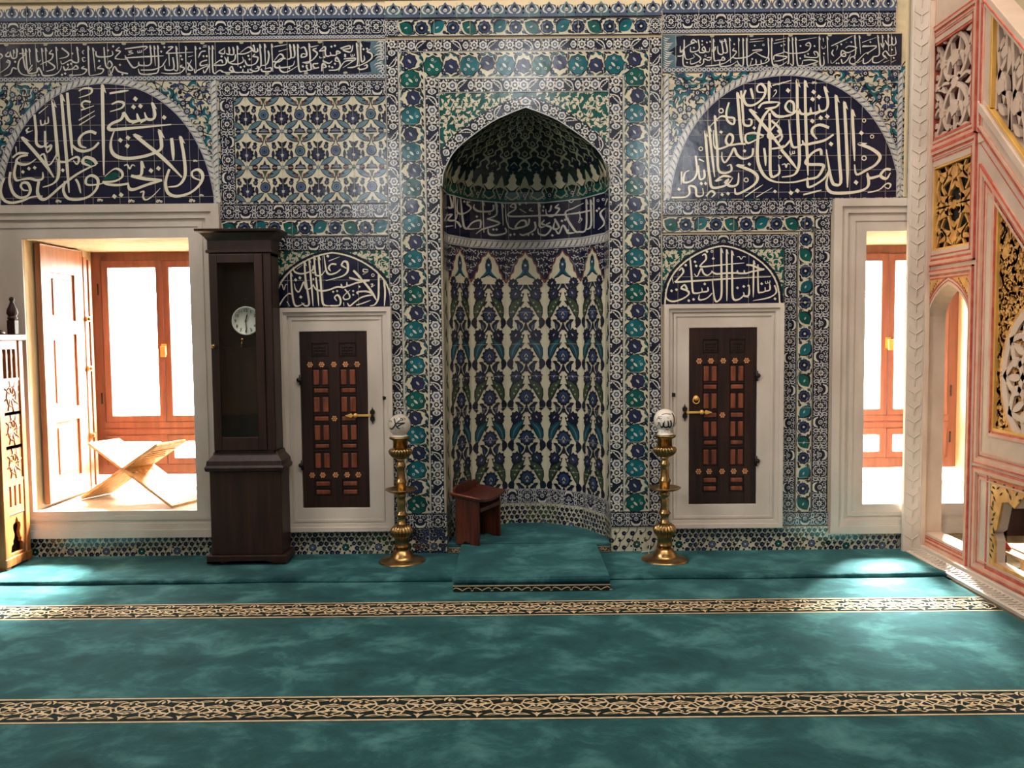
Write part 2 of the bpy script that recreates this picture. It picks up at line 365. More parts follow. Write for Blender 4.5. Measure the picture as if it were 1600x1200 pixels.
# ------------------------------------------------------------------ tile motifs (u runs along a band, v across it)
rnd = random.Random(7)
def m_arab(cv, u, p, h, i, W='silver', G='night'):
    """dense white scrollwork on dark blue: star flowers and cloud shapes in turn"""
    c = u + p / 2; w = .06 * h; f = 1 if i % 4 < 2 else -1
    Y = lambda t: (.5 + f * (t - .5)) * h; X = lambda t: c + t * p
    if i % 2 == 0:
        cv.star(c, .5 * h, .23 * h, 8, .55, 'white', 2); cv.disc(c, .5 * h, .09 * h, G, 3); cv.disc(c, .5 * h, .035 * h, W, 4, 5)
        for s in (-1, 1):
            cv.stroke([(X(-.30), Y(.5 + s * .12)), (X(-.22), Y(.5 + s * .34)), (X(0), Y(.5 + s * .40)), (X(.22), Y(.5 + s * .34)), (X(.30), Y(.5 + s * .12))], w, W, 1, 3)
            for q in (-1, 1):
                cv.leaf(X(q * .06), Y(.5 + s * .30), X(q * .20), Y(.5 + s * .22), .07 * h, W, 2); cv.disc(X(q * .33), Y(.5 + s * .42), .05 * h, W, 1, 6)
        cv.leaf(X(-.04), Y(.97), X(.04), Y(.90), .06 * h, W, 1)
    else:
        cv.disc(c, Y(.52), .15 * h, W, 1, 8); cv.disc(c, Y(.52), .095 * h, G, 2, 8); cv.disc(c, Y(.54), .045 * h, 'white', 3, 6)
        cv.stroke([(X(-.30), Y(.36)), (X(-.2), Y(.16)), (c, Y(.1)), (X(.2), Y(.16)), (X(.30), Y(.36))], .15 * h, 'white', 1, 3, .25, .25)
        cv.leaf(c, Y(.70), c, Y(.95), .12 * h, W, 1)
        for q in (-1, 1): cv.leaf(X(q * .08), Y(.72), X(q * .26), Y(.62), .07 * h, W, 1, .2 * q); cv.stroke([(X(q * .05), Y(.92)), (X(q * .18), Y(.84)), (X(q * .28), Y(.92))], w * .8, W, 1, 2)
    for q in (-1, 1):                          # S shaped ribbons and leaflets between the centres
        cv.stroke([(X(q * .50), Y(.06)), (X(q * .40), Y(.22)), (X(q * .47), Y(.40)), (X(q * .36), Y(.56)), (X(q * .45), Y(.72)), (X(q * .38), Y(.92))], w * 1.1, W, 1, 3)
        cv.disc(X(q * .42), Y(.33), .06 * h, W, 1, 6); cv.disc(X(q * .47), Y(.60), .055 * h, 'white', 1, 6); cv.disc(X(q * .30), Y(.78), .045 * h, W, 1, 5); cv.disc(X(q * .34), Y(.08), .045 * h, W, 1, 5)
        cv.leaf(X(q * .36), Y(.56), X(q * .24), Y(.48), .07 * h, W, 1); cv.leaf(X(q * .47), Y(.84), X(q * .50), Y(.98), .08 * h, W, 1)
def m_chain(cv, u, p, h, i):
    c = u + p / 2; cv.disc(c, .5 * h, .44 * h, 'silver', 1, 8); cv.disc(c, .5 * h, .17 * h, 'ink', 2, 6)
    cv.rect(u - .1 * p, u + .1 * p, .38 * h, .62 * h, 'silver', 1)
def m_crest(cv, u, p, h, i, G='slate', W='white'):
    c = u + p / 2; cv.rect(u, u + p, 0, .52 * h, G, 1); cv.rect(u, u + p, 0, .06 * h, 'ink', 2)
    cv.poly([(c - .49 * p, .4 * h), (c - .44 * p, .60 * h), (c - .36 * p, .80 * h), (c - .12 * p, .86 * h), (c, 1.04 * h), (c + .12 * p, .86 * h), (c + .36 * p, .80 * h), (c + .44 * p, .60 * h), (c + .49 * p, .4 * h)], G, 1)
    for q in (-1, 1):
        cv.stroke([(c + q * .2 * p, .78 * h), (c + q * .34 * p, .55 * h), (c + q * .26 * p, .36 * h), (c + q * .1 * p, .28 * h)], .11 * h, W, 2, 3, .5, .4)
        cv.poly([(c + q * .5 * p - .08 * p, .5 * h), (c + q * .5 * p, .80 * h), (c + q * .5 * p + .08 * p, .5 * h)], G, 1)
        cv.disc(c + q * .5 * p, .3 * h, .06 * h, W, 2, 6)
    cv.leaf(c, .32 * h, c, .86 * h, .26 * p, 'ink', 2); cv.disc(c, .52 * h, .055 * h, W, 3, 6)
def m_crest_b(cv, u, p, h, i): m_crest(cv, u, p, h, i, 'slate' if i % 2 else 'leaf', 'white'); cv.ring(u + p / 2, .5 * h, .13 * h, .06 * h, 'white', 4, 8)
def m_vine(cv, u, p, h, i):          # big teal and violet blossoms on cream
    c = u + p / 2; T = 'teal' if (i // 2) % 3 else 'green'
    if i % 2 == 0:
        cv.star(c, .47 * h, .42 * h, 9, .88, 'ink', 2); cv.star(c, .47 * h, .39 * h, 9, .88, T, 3)
        cv.leaf(c - .12 * h, .55 * h, c + .04 * h, .38 * h, .09 * h, 'white', 4); cv.leaf(c, .6 * h, c + .16 * h, .66 * h, .07 * h, 'leaf', 4)
        for a, b in ((-.16, .33), (.15, .33), (-.02, .7)): cv.ring(c + a * h, b * h, .055 * h, .025 * h, 'white', 4, 7)
        cv.leaf(c - .2 * h, .7 * h, c - .02 * h, .78 * h, .05 * h, 'blue', 4)
    else:
        y = .56 * h if (i // 2) % 2 else .44 * h
        cv.star(c, y, .31 * h, 8, .86, 'ink', 2); cv.star(c, y, .28 * h, 8, .86, 'violet', 3); cv.leaf(c - .2 * h, y + .12 * h, c - .02 * h, y + .18 * h, .05 * h, 'blue', 4)
        cv.leaf(c - .08 * h, y + .06 * h, c + .08 * h, y - .07 * h, .08 * h, 'silver', 4)
        for q in (-1, 1):
            cv.disc(c + q * .42 * p, .20 * h, .085 * h, 'ink', 2, 8); cv.disc(c + q * .42 * p, .20 * h, .04 * h, 'slate', 3, 6)
            cv.disc(c + q * .42 * p, .80 * h, .07 * h, 'ink', 2, 8); cv.disc(c + q * .42 * p, .80 * h, .03 * h, 'slate', 3, 6)
            cv.leaf(c + q * .05 * p, .93 * h, c + q * .36 * p, .88 * h, .10 * h, 'teal', 1, -.2 * q); cv.leaf(c + q * .1 * p, .05 * h, c + q * .4 * p, .1 * h, .10 * h, 'olive', 1, .2 * q); cv.stroke([(c + q * .28 * p, .5 * h), (c + q * .4 * p, .36 * h), (c + q * .5 * p, .3 * h)], .035 * h, 'ink', 1, 3)
            cv.leaf(c + q * .2 * p, .9 * h, c + q * .46 * p, .62 * h, .13 * h, 'olive', 1, .3 * q); cv.leaf(c + q * .2 * p, .1 * h, c + q * .44 * p, .4 * h, .12 * h, 'ink', 1, -.3 * q)
    s = 1 if i % 2 else -1
    cv.stroke([(u, .5 * h), (u + .25 * p, (.5 + s * .42) * h), (u + .75 * p, (.5 + s * .42) * h), (u + p, .5 * h)], .03 * h, 'ink', 1, 3)
    for t in (.1, .5, .9): cv.leaf(u + t * p, .95 * h, u + (t + .26) * p, .88 * h, .08 * h, 'ink', 1); cv.leaf(u + t * p, .05 * h, u + (t + .26) * p, .12 * h, .08 * h, 'leaf', 1)
def m_small_vine(cv, u, p, h, i):
    c = u + p / 2; s = 1 if (i // 2) % 2 else -1
    if i % 2:
        cv.star(c, .5 * h, .42 * h, 9, .88, 'ink', 2); cv.disc(c, .5 * h, .34 * h, 'blue', 3, 10); cv.disc(c, .5 * h, .24 * h, 'ink', 4, 8); cv.leaf(c - .30 * h, .62 * h, c - .05 * h, .72 * h, .1 * h, 'leaf', 4); cv.disc(c + .02 * h, .48 * h, .08 * h, 'white', 5, 6)
        cv.leaf(c + .3 * p, .1 * h, c + .52 * p, .5 * h, .14 * h, 'leaf', 1, .3)
    else:
        a, b = (c - .36 * h, .22 * h if s > 0 else .78 * h), (c + .42 * h, .86 * h if s > 0 else .14 * h)
        cv.leaf(a[0] - .03 * h, a[1], b[0] + .03 * h, b[1], .80 * h, 'ink', 2, .08); cv.leaf(a[0], a[1], b[0], b[1], .68 * h, 'teal' if i % 4 else 'green', 3)
        cv.leaf(c - .1 * h, .45 * h, c + .1 * h, .55 * h, .1 * h, 'silver', 4); cv.disc(c + .45 * p, (.5 - s * .28) * h, .11 * h, 'ink', 2, 7); cv.disc(c + .45 * p, (.5 - s * .28) * h, .06 * h, 'violet', 3, 6)
    for q in (-.5, .42): cv.disc(c + q * p, (.5 + s * .30) * h, .10 * h, 'ink', 2, 7); cv.disc(c + q * p, (.5 + s * .30) * h, .05 * h, 'slate', 3, 6); cv.leaf(c + q * p, (.5 - s * .36) * h, c + (q + .3) * p, (.5 - s * .42) * h, .11 * h, 'ink', 1, .2)
    cv.stroke([(u, (.5 + s * .1) * h), (u + .3 * p, (.5 + s * .44) * h), (u + .8 * p, (.5 + s * .42) * h), (u + p, (.5 + s * .2) * h)], .04 * h, 'ink', 1, 3)
    cv.rect(u, u + p, 0, .03 * h, 'slate', 1); cv.rect(u, u + p, .97 * h, h, 'slate', 1)
def m_flower(cv, u, p, h, i):         # white blossoms and chain leaves on navy
    k = i % 4; c = u + p / 2; W = 'white'; s = 1 if i % 8 < 4 else -1
    if k == 0: cv.star(c, .5 * h, .42 * h, 7, .62, W, 1); cv.disc(c, .5 * h, .19 * h, 'night', 2); cv.star(c, .5 * h, .14 * h, 5, .5, W, 3)
    elif k == 1: cv.star(c, .5 * h, .36 * h, 6, .8, W, 1); cv.disc(c, .5 * h, .2 * h, 'slate', 2); cv.disc(c, .5 * h, .09 * h, W, 3, 6)
    elif k == 2:
        cv.leaf(c - .62 * p, (.5 - s * .36) * h, c + .62 * p, (.5 + s * .36) * h, .34 * h, W, 1, .12); cv.leaf(c - .5 * p, (.5 - s * .29) * h, c + .5 * p, (.5 + s * .29) * h, .2 * h, 'ink', 2, .12)
        for t in (-.3, -.1, .1, .3): cv.disc(c + t * p, (.5 + s * t * .6) * h, .055 * h, W, 3, 6)
    else:
        cv.leaf(c - .3 * p, .5 * h, c + .42 * p, .5 * h, .62 * h, W, 1); cv.leaf(c - .2 * p, .5 * h, c + .3 * p, .5 * h, .36 * h, 'slate', 2); cv.leaf(c - .15 * p, .5 * h, c + .4 * p, .5 * h, .12 * h, W, 3)
    for q in (-1, 1):
        cv.leaf(c + q * .45 * p, (.5 + s * q * .3) * h, c + q * .2 * p, (.5 + s * q * .44) * h, .13 * h, W, 1); cv.disc(c - q * .42 * p, (.5 + s * q * .36) * h, .05 * h, W, 1, 6)
def band(cv, x0, z0, ln, h, fn, pitch, ground='night', vert=False, edge=None, L0=0):
    """a strip of motifs: along x, or up the wall when vert"""
    old = cv.T
    cv.T = (lambda u, v: (x0 + v, z0 + u)) if vert else (lambda u, v: (x0 + u, z0 + v))
    cv.rect(0, ln, 0, h, ground, 0)
    n = max(1, round(ln / pitch)); p = ln / n
    for i in range(n): fn(cv, i * p, p, h, i)
    if edge:
        cv.rect(0, ln, 0, .045 * h, edge, 4); cv.rect(0, ln, .955 * h, h, edge, 4)
    for j in range(1, int(ln / .2475) + 1):
        if j * .2475 < ln: cv.rect(j * .2475 - .0012, j * .2475 + .0012, 0, h, 'grout', 8)
    cv.T = old
def arc_band(cv, pts, h, fn, pitch, ground):
    """a strip following a curve, on its left-hand side"""
    P = [Vector(p) for p in pts]; d = [0]
    for a, b in zip(P, P[1:]): d.append(d[-1] + (b - a).length)
    def nrm(i):
        t = (P[min(i + 1, len(P) - 1)] - P[max(i - 1, 0)]).normalized(); return Vector((-t.y, t.x))
    N = [nrm(i) for i in range(len(P))]
    def T(u, v):
        u = min(max(u, 0), d[-1]); j = 0
        while j < len(d) - 2 and d[j + 1] < u: j += 1
        t = (u - d[j]) / (d[j + 1] - d[j]); q = P[j].lerp(P[j + 1], t) + N[j].lerp(N[j + 1], t) * v; return q.x, q.y
    old = cv.T; cv.T = T; n = max(1, round(d[-1] / pitch)); p = d[-1] / n
    for i in range(n * 2): cv.rect(i * p / 2, (i + 1) * p / 2, 0, h, ground, 0)
    for i in range(n): fn(cv, i * p, p, h, i)
    cv.T = old
def m_braid(cv, u, p, h, i):
    cv.rect(u, u + p, 0, .1 * h, 'silver', 1); cv.rect(u, u + p, .9 * h, h, 'silver', 1)
    cv.poly([(u - .15 * p, .14 * h), (u + .55 * p, .14 * h), (u + 1.0 * p, .5 * h), (u + 1.15 * p, .86 * h), (u + .45 * p, .86 * h), (u + .25 * p, .5 * h)], 'white', 1)
    cv.disc(u + .75 * p, .3 * h, .1 * h, 'silver', 2, 6); cv.disc(u + .2 * p, .78 * h, .09 * h, 'silver', 2, 6)
def frieze(name, label, cat, group=None):
    return lambda cv: tag(cv.build(name), label, cat, group)
def arabesque_scatter(cv, x0, x1, z0, z1, st=.064):
    rnd.seed(int((x0 + 9) * 100)); cv.rect(x0, x1, z0, z1, 'cream', 0); row = 0; z = z0 + st * .4
    while z < z1:
        x = x0 + st * (.4 + .5 * (row % 2))
        while x < x1:
            a, b = x + rnd.uniform(-.016, .016), z + rnd.uniform(-.016, .016); t = rnd.uniform(0, 6.28); k = rnd.random()
            cv.stroke([(a, b), (a + .04 * math.cos(t + 1), b + .04 * math.sin(t + 1)), (a + .07 * math.cos(t + .4), b + .07 * math.sin(t + .4)), (a + .1 * math.cos(t), b + .1 * math.sin(t))], .0065, 'ink', 1, 3)
            if k < .30: cv.star(a, b, .027, 7, .78, 'ink', 2); cv.star(a, b, .021, 7, .8, 'slate' if k < .2 else 'violet', 3); cv.disc(a, b, .011, 'white', 4, 6); cv.disc(a, b, .006, 'ink', 5, 6)
            elif k < .74:
                q = rnd.choice((-.25, .25)); c, s = math.cos(t) * .046, math.sin(t) * .046
                cv.leaf(a - c, b - s, a + c, b + s, .042, 'ink', 2, q); cv.leaf(a - c * .9, b - s * .9, a + c * .9, b + s * .9, .032, 'teal', 3, q); cv.leaf(a - c * .5, b - s * .5, a + c * .5, b + s * .5, .012, 'silver', 4, q)
            else: cv.leaf(a - .03, b, a + .03, b + .012, .03, 'blue', 2, .2); cv.disc(a + .03, b - .03, .015, 'ink', 2, 7)
            for r in (2.2, 4.1): cv.leaf(a + .035 * math.cos(t + r), b + .035 * math.sin(t + r), a + .06 * math.cos(t + r + .4), b + .06 * math.sin(t + r + .4), .012, 'ink', 1)
            x += st
        z += st * .86; row += 1
def green_scroll(cv, x0, x1, z0, z1, st=.075):
    rnd.seed(int((x0 + 9) * 77)); cv.rect(x0, x1, z0, z1, 'green', 0); z = z0 + st * .5; row = 0
    while z < z1:
        x = x0 + st * (.5 if row % 2 else .2)
        while x < x1:
            t = rnd.uniform(0, 6.28); P = [(x + .05 * q * math.cos(t + q * 3.4), z + .05 * q * math.sin(t + q * 3.4)) for q in (1, .8, .6, .4, .22)]
            cv.stroke(P, .006, 'cream', 1, 3)
            for q in (0, 1.6, 3.4): cv.leaf(x + .02 * math.cos(t + q), z + .02 * math.sin(t + q), x + .052 * math.cos(t + q + .7), z + .052 * math.sin(t + q + .7), .016, 'cream', 2, .2)
            if row % 2: cv.star(x, z, .02, 5, .5, 'cream', 2)
            x += st
        z += st * .8; row += 1
def grout_lines(cv, x0, x1, z0, z1, px, pz, ox=0, oz=0, L=9, w=.0024):
    x = x0 + ox
    while x < x1: cv.rect(x - w / 2, x + w / 2, z0, z1, 'grout', L); x += px
    z = z0 + oz
    while z < z1: cv.rect(x0, x1, z - w / 2, z + w / 2, 'grout', L); z += pz

# ------------------------------------------------------------------ tiled friezes left and right of the niche frame
LX0 = -4.3
for (x0, x1, z0, z1, side, near) in ((LX0, -.852, 3.745, 3.850, 'left', 'above the long inscription left of the niche'), (1.060, 2.664, 3.760, 3.866, 'right', 'above the short inscription right of the niche')):
    cv = Cv(.006); cv.rect(x0, x1, z0, z1 + .012, 'plaster', -3); band(cv, x0, z0, x1 - x0, z1 - z0, m_crest, .105, 'plaster')
    tag(cv.build('tile_crest'), 'row of slate blue crown shaped tiles ' + near, 'tile border')
    cv = Cv(.005); band(cv, x0, z0 - .105, x1 - x0, .105, m_arab, .118, edge='ink')
    band(cv, x0, z0 - .133, x1 - x0, .028, m_chain, .026, 'slate')
    tag(cv.build('tile_frieze'), 'white on navy scroll frieze under the crown tiles at the upper ' + side, 'tile border')

# hexagon field with its scroll border
def hex_field(cv, x0, x1, z0, z1):
    C = .2475; cv.rect(x0, x1, z0, z1, 'cream', 0); cv.clip = (x0, x1, z0, z1)
    ox, oz = on_y(385, 206).x, on_y(385, 206).z
    for i in range(-3, 8):
        for j in range(-5, 6):
            for half in (0, 1):
                x, z = ox + (i + .5 * half) * C, oz + j * C + half * .0
                if x < x0 - .1 or x > x1 + .1 or z < z0 - .1 or z > z1 + .15: continue
                if half == 0:                    # star node with four leaves, a dark palmette above it
                    cv.star(x, z, .022, 6, .5, 'leaf', 2)
                    for a in (-1, 1):
                        for b in (-1, 1):
                            cv.leaf(x + a * .012, z + b * .012, x + a * .114, z + b * .074, .042, 'ink', 2); cv.leaf(x + a * .016, z + b * .014, x + a * .107, z + b * .071, .031, 'leaf', 3)
                    pz = z + .09
                    cv.star(x, pz, .054, 11, .8, 'ink', 4); cv.star(x, pz - .004, .038, 9, .72, 'violet', 5); cv.star(x, pz - .006, .014, 5, .5, 'white', 6)
                    cv.leaf(x, pz + .04, x, pz + .085, .024, 'ink', 4)
                    for a in (-1, 1):
                        cv.leaf(x + a * .012, pz + .05, x + a * .034, pz + .09, .02, 'ink', 4, .2 * a); cv.leaf(x + a * .046, pz + .078, x + a * .075, pz + .07, .02, 'ink', 4)
                        cv.disc(x + a * .056, pz + .053, .017, 'ink', 4, 7); cv.disc(x + a * .056, pz + .053, .009, 'slate', 5, 6); cv.leaf(x + a * .062, pz + .03, x + a * .066, pz - .03, .022, 'ink', 4); cv.leaf(x + a * .063, pz + .018, x + a * .065, pz - .018, .01, 'violet', 5)
                else:                            # teal rosette over a small half palmette
                    tz = z + .112; cv.disc(x, tz, .037, 'ink', 4, 12); cv.disc(x, tz, .031, 'slate' if (i + j) % 3 else 'leaf', 5, 12); cv.ring(x, tz, .02, .006, 'blue', 6, 9); cv.disc(x, tz, .008, 'ink', 7, 6)
                    cv.poly([(x - .042, z - .012), (x - .03, z + .018), (x - .012, z + .02), (x, z + .05), (x + .012, z + .02), (x + .03, z + .018), (x + .042, z - .012)], 'ink', 4)
                    cv.poly([(x - .028, z - .006), (x - .018, z + .012), (x, z + .018), (x + .018, z + .012), (x + .028, z - .006)], 'slate', 5)
                    cv.poly([(x - .02, z - .022), (x + .02, z - .022), (x + .005, z - .05), (x - .005, z - .05)], 'olive', 4)
                    for a in (-1, 1):
                        cv.disc(x + a * .068, z, .021, 'ink', 4, 8); cv.leaf(x + a * .055, z, x + a * .082, z, .02, 'red' if j % 2 else 'slate', 5)
                        cv.ring(x + a * .027, z - .052, .013, .006, 'red', 4, 7); cv.stroke([(x + a * .004, z - .05), (x + a * .012, z - .085), (x + a * .03, z - .105)], .005, 'ink', 4, 3); cv.leaf(x + a * .03, z - .045, x + a * .06, z - .04, .01, 'ink', 4)
    cv.clip = None; grout_lines(cv, x0, x1, z0, z1, C, C, (ox - x0) % C, (oz - z0) % C)
cv = Cv(.005); hex_field(cv, -1.905, -.856, 2.492, 3.222)
tag(cv.build('hexagon_tiling'), 'cream tile field with a hexagon net of leaves and rosettes, above the clock', 'tile panel')
cv = Cv(.006); band(cv, -2.005, 3.226, 1.15, .106, m_arab, .118, edge='ink'); band(cv, -2.005, 2.49, .735, .098, m_arab, .118, vert=True, edge='ink'); band(cv, -2.02, 2.388, 1.165, .101, m_arab, .118, edge='ink')
tag(cv.build('tile_border'), 'white on navy scroll border framing three sides of the hexagon tile field', 'tile border')
cv = Cv(.007); band(cv, -2.016, 2.268, 1.161, .112, m_small_vine, .11, 'cream'); tag(cv.build('tile_border'), 'cream band of teal and slate blossoms passing behind the clock cornice', 'tile border')
cv = Cv(.006); band(cv, -2.016, 2.165, 1.161, .098, m_arab, .118, edge='ink'); tag(cv.build('tile_border'), 'navy scroll strip just above the small inscription arch beside the clock', 'tile border')

# right side bands around the cupboard
cv = Cv(.006); band(cv, 1.062, 2.386, 1.176, .102, m_arab, .118, edge='ink'); band(cv, 2.122, .29, 2.09, .112, m_arab, .118, vert=True, edge='ink'); band(cv, 1.915, .19, .325, .098, m_arab, .118, edge='ink')
tag(cv.build('tile_border'), 'outer navy scroll border running along and down beside the right hand window surround', 'tile border')
cv = Cv(.007); band(cv, 1.062, 2.268, 1.055, .11, m_small_vine, .11, 'cream'); band(cv, 2.008, .29, 1.975, .108, m_small_vine, .11, 'cream', vert=True)
tag(cv.build('tile_border'), 'cream blossom band turning the corner between two navy scroll borders', 'tile border')
cv = Cv(.006); band(cv, 1.062, 2.152, .85, .1, m_arab, .118, edge='ink'); band(cv, 1.912, .29, 1.962, .09, m_arab, .118, vert=True, edge='ink')
tag(cv.build('tile_border'), 'inner navy scroll border beside the right hand cupboard surround', 'tile border')

# star pattern skirting
def m_skirt(cv, u, p, h, i):
    """one tile: a green star in a net of small dark blossoms"""
    c = u + p / 2; y = .40 * h; tone = ('ink', 'violet', 'ink', 'navy', 'olive')[i % 5]; st = p / 6.0; r = -1; rg = random.Random(i)
    cv.star(c, y, .030, 8, .8, 'ink', 2); cv.star(c, y, .024, 8, .8, 'green' if i % 3 == 0 else 'slate', 3); cv.disc(c, y, .006, 'white', 4, 6)
    z = .012
    while z < h - .004:
        r += 1; x = u + (st * .5 if r % 2 else .002)
        while x < u + p - .004:
            d = math.hypot(x - c, z - y)
            if d > .046:
                big = (r + int((x - u) / st)) % 3 != 0; q = rg.uniform(.0155, .019) if big else .012
                cv.disc(x, z, q, tone if big else 'ink', 2, 7, 1.0, rg.uniform(0, 1))
                if big: cv.disc(x + .002, z, .0055, 'slate', 3, 5)
                cv.stroke([(x + q, z), (x + st * .5, z + st * .3), (x + st * .5 + .004, z + st * .7)], .0045, 'ink', 1, 2)
                if not big: cv.leaf(x - .016, z + .012, x + .004, z + .019, .008, 'ink', 1)
            x += st
        z += st * .84
    for a in range(6):
        t = a * math.pi / 3 + .3; cv.leaf(c + .031 * math.cos(t), y + .031 * math.sin(t), c + .05 * math.cos(t), y + .05 * math.sin(t), .014, 'ink', 2)
for x0, x1, z1, lab in ((-4.3, -2.02, .153, 'low skirting of star pattern tiles beneath the bookrest window'), (-2.02, -.845, .19, 'low skirting of star pattern tiles behind the clock and left candlestick'), (-.845, AX - NW, .193, 'short skirting of star pattern tiles at the left foot of the niche'), (AX + NW, 1.062, .193, 'short skirting of star pattern tiles behind the right candlestick'), (1.062, 2.245, .183, 'low skirting of star pattern tiles beneath the right hand cupboard'), (2.245, 2.76, .133, 'low skirting of star pattern tiles beneath the right hand window')):
    cv = Cv(.005); band(cv, x0, -.02, x1 - x0, z1 + .02, m_skirt, .245, 'cream'); tag(cv.build('tile_skirting'), lab, 'tile skirting')

# ------------------------------------------------------------------ the frame round the niche
PZ = 3.236
ARCH = [(NW, 2.60), (.578, 2.68), (.553, 2.745), (.515, 2.815), (.464, 2.873), (.410, 2.918), (.352, 2.960), (.280, 3.010), (.199, 3.058), (.10, 3.10), (0, APX)]   # half width, height
def arch_half(z):
    if z <= ARCH[0][1]: return NW
    for (a, b), (c, d) in zip(ARCH, ARCH[1:]):
        if z <= d: return a + (c - a) * (z - b) / (d - b)
    return 0.0
niche = thing('prayer_niche', (0, 0, 0), 'tall tiled prayer niche with pointed arch in the middle of the wall', 'prayer niche')
def sub(cv, name): return cv.build(name, niche)
P0, P1 = -.850, 1.052
cv = Cv(.012)
for x, sgn in ((P0, 1), (P1 - .086, -1)): band(cv, x, .305, PZ + .365 - .305, .086, m_flower, .062, vert=True, edge='silver')
band(cv, P0 + .086, 3.517, P1 - P0 - .172, .084, m_flower, .062, edge='silver')
sub(cv, 'outer_flower_border')
cv = Cv(.012)
for x in (P0 + .088, P1 - .088 - .176): band(cv, x, .305, 3.515 - .305, .176, m_vine, .1237, 'cream', vert=True)
band(cv, P0 + .264, 3.338, P1 - P0 - .528, .177, m_vine, .1237, 'cream'); sub(cv, 'blossom_border')
cv = Cv(.0125); xi0, xi1 = P0 + .266, P1 - .266
for x in (xi0, xi1 - .1): band(cv, x, .305, 3.337 - .305, .1, m_flower, .062, vert=True, edge='silver')
band(cv, xi0 + .1, 3.238, xi1 - xi0 - .2, .098, m_flower, .062, edge='silver'); sub(cv, 'inner_flower_border')
for a, b in ((P0, AX - NW), (AX + NW, P1)): cv = Cv(.012); band(cv, a, .196, b - a, .106, m_arab, .118, edge='ink'); sub(cv, 'scroll_foot')
cv = Cv(.011); xs0, xs1 = xi0 + .1, xi1 - .1
inside = lambda u, v: v > 2.55 and abs(u - AX) < arch_half(v) + .02
cv.reject = inside; cv.clip = (xs0, xs1, 2.5, PZ)
for s in (-1, 1):                        # spandrel ground, cut to the arch
    arc = [(AX + s * (a + .004), z) for a, z in ARCH]
    side = xs0 if s < 0 else xs1
    cv.reject = None; cv.poly([(side, 2.58)] + [(side, PZ), (AX, PZ)] + arc[::-1], 'green', -2); cv.reject = inside
arc_keep = cv.mb
cvg = Cv(.011); cvg.mb = arc_keep; cvg.reject = inside; cvg.clip = (xs0, xs1, 2.60, PZ)
_rect = cvg.rect; cvg.rect = lambda *a: None
green_scroll(cvg, xs0 + .01, xs1, 2.62, PZ - .01, .07); cvg.rect = _rect
sub(cvg, 'spandrel')
cv = Cv(.0125); cv.reject = None
L_ = [(AX - a, z) for a, z in ARCH]; R_ = [(AX + a, z) for a, z in ARCH[::-1]]
full = crom(L_, 3) + crom(R_, 3)[1:]
arc_band(cv, full, .082, m_flower, .062, 'night')
for i in range(len(full) - 1):
    a, b = Vector(full[i]), Vector(full[i + 1]); cv.stroke([a, b], .008, 'silver', 7)
arch_border = sub(cv, 'arch_border')
# crest and cream band over the frame
cv = Cv(.012); cv.rect(P0, P1, 3.742, 3.862, 'plaster', -3); band(cv, P0, 3.742, P1 - P0, .103, m_crest_b, .118, 'plaster'); tag(cv.build('tile_crest'), 'row of paler crown shaped tiles above the top of the niche frame', 'tile border')
cv = Cv(.012); band(cv, P0 + .09, 3.622, P1 - P0 - .18, .112, m_small_vine, .105, 'cream')
for x in (P0, P1 - .088): band(cv, x, 3.622, .088, .112, m_arab, .088)
tag(cv.build('tile_border'), 'cream blossom band between the crown tiles and the niche frame', 'tile border')
# ------------------------------------------------------------------ inscriptions: pen strokes (width: points), s = with a serif, d = diamond dots, o = small rings, g = green fills, f = little flowers
def write(cv, ox, oy, sc, text, place, col='letter', L=4, fat=1.12):
    cv.T = lambda u, v: place(ox + u / sc, oy + v / sc)
    for ln in text.strip().split('\n'):
        head, _, body = ln.strip().partition(':')
        for part in body.split(';'):
            pts = [tuple(float(q) for q in p.split(',')) for p in part.split()]
            if not pts: continue
            kind = head[-1] if head[-1].isalpha() else ''; w = float(head[:-1] if kind else head) * (1.0 if kind in 'of' and kind else fat)
            if kind == 'd':
                for x, y in pts: cv.poly([(x - w * .1, y - w * .62), (x + w * .6, y - w * .05), (x + w * .1, y + w * .62), (x - w * .6, y + w * .05)], col, L + 1)
            elif kind == 'o':
                for x, y in pts: cv.ring(x, y, w, w * .42, col, L + 1)
            elif kind == 'g': cv.poly(pts, 'green', L - 1)
            elif kind == 'f':
                for x, y in pts:
                    for q in (-1, 0, 1): cv.disc(x + q * w * .7, y - (w * .25 if q == 0 else 0), w * .45, col, L, 7); cv.disc(x + q * w * .7, y, w * .18, 'ink', L + 1, 6)
                    cv.leaf(x, y + w * .5, x - w * .9, y - w * .9, w * .3, col, L)
            else:
                if len(pts) < 2: continue
                cv.stroke(pts, w, col, L, 4, 0.85, 0.35 if w > 13 else .6, nib=math.radians(-35))
                if kind == 's':
                    (x, y), (x2, y2) = pts[0], pts[1]; l = math.hypot(x2 - x, y2 - y); dx, dy = (x2 - x) / l, (y2 - y) / l
                    nx, ny = (-dy, dx) if -dy > 0 else (dy, -dx)
                    cv.poly([(x - dx * w * .4 - nx * w * .3, y - dy * w * .4 - ny * w * .3), (x + nx * w * .45, y + ny * w * .45), (x + nx * w * 1.05 + dx * w * 2.3, y + ny * w * 1.05 + dy * w * 2.3), (x + nx * w * .4 + dx * w * 1.7, y + ny * w * .4 + dy * w * 1.7)], col, L)
    cv.T = None
def flat(off): return lambda px, py: (lambda q: (q.x, q.z))(on_y(px, py, -off))

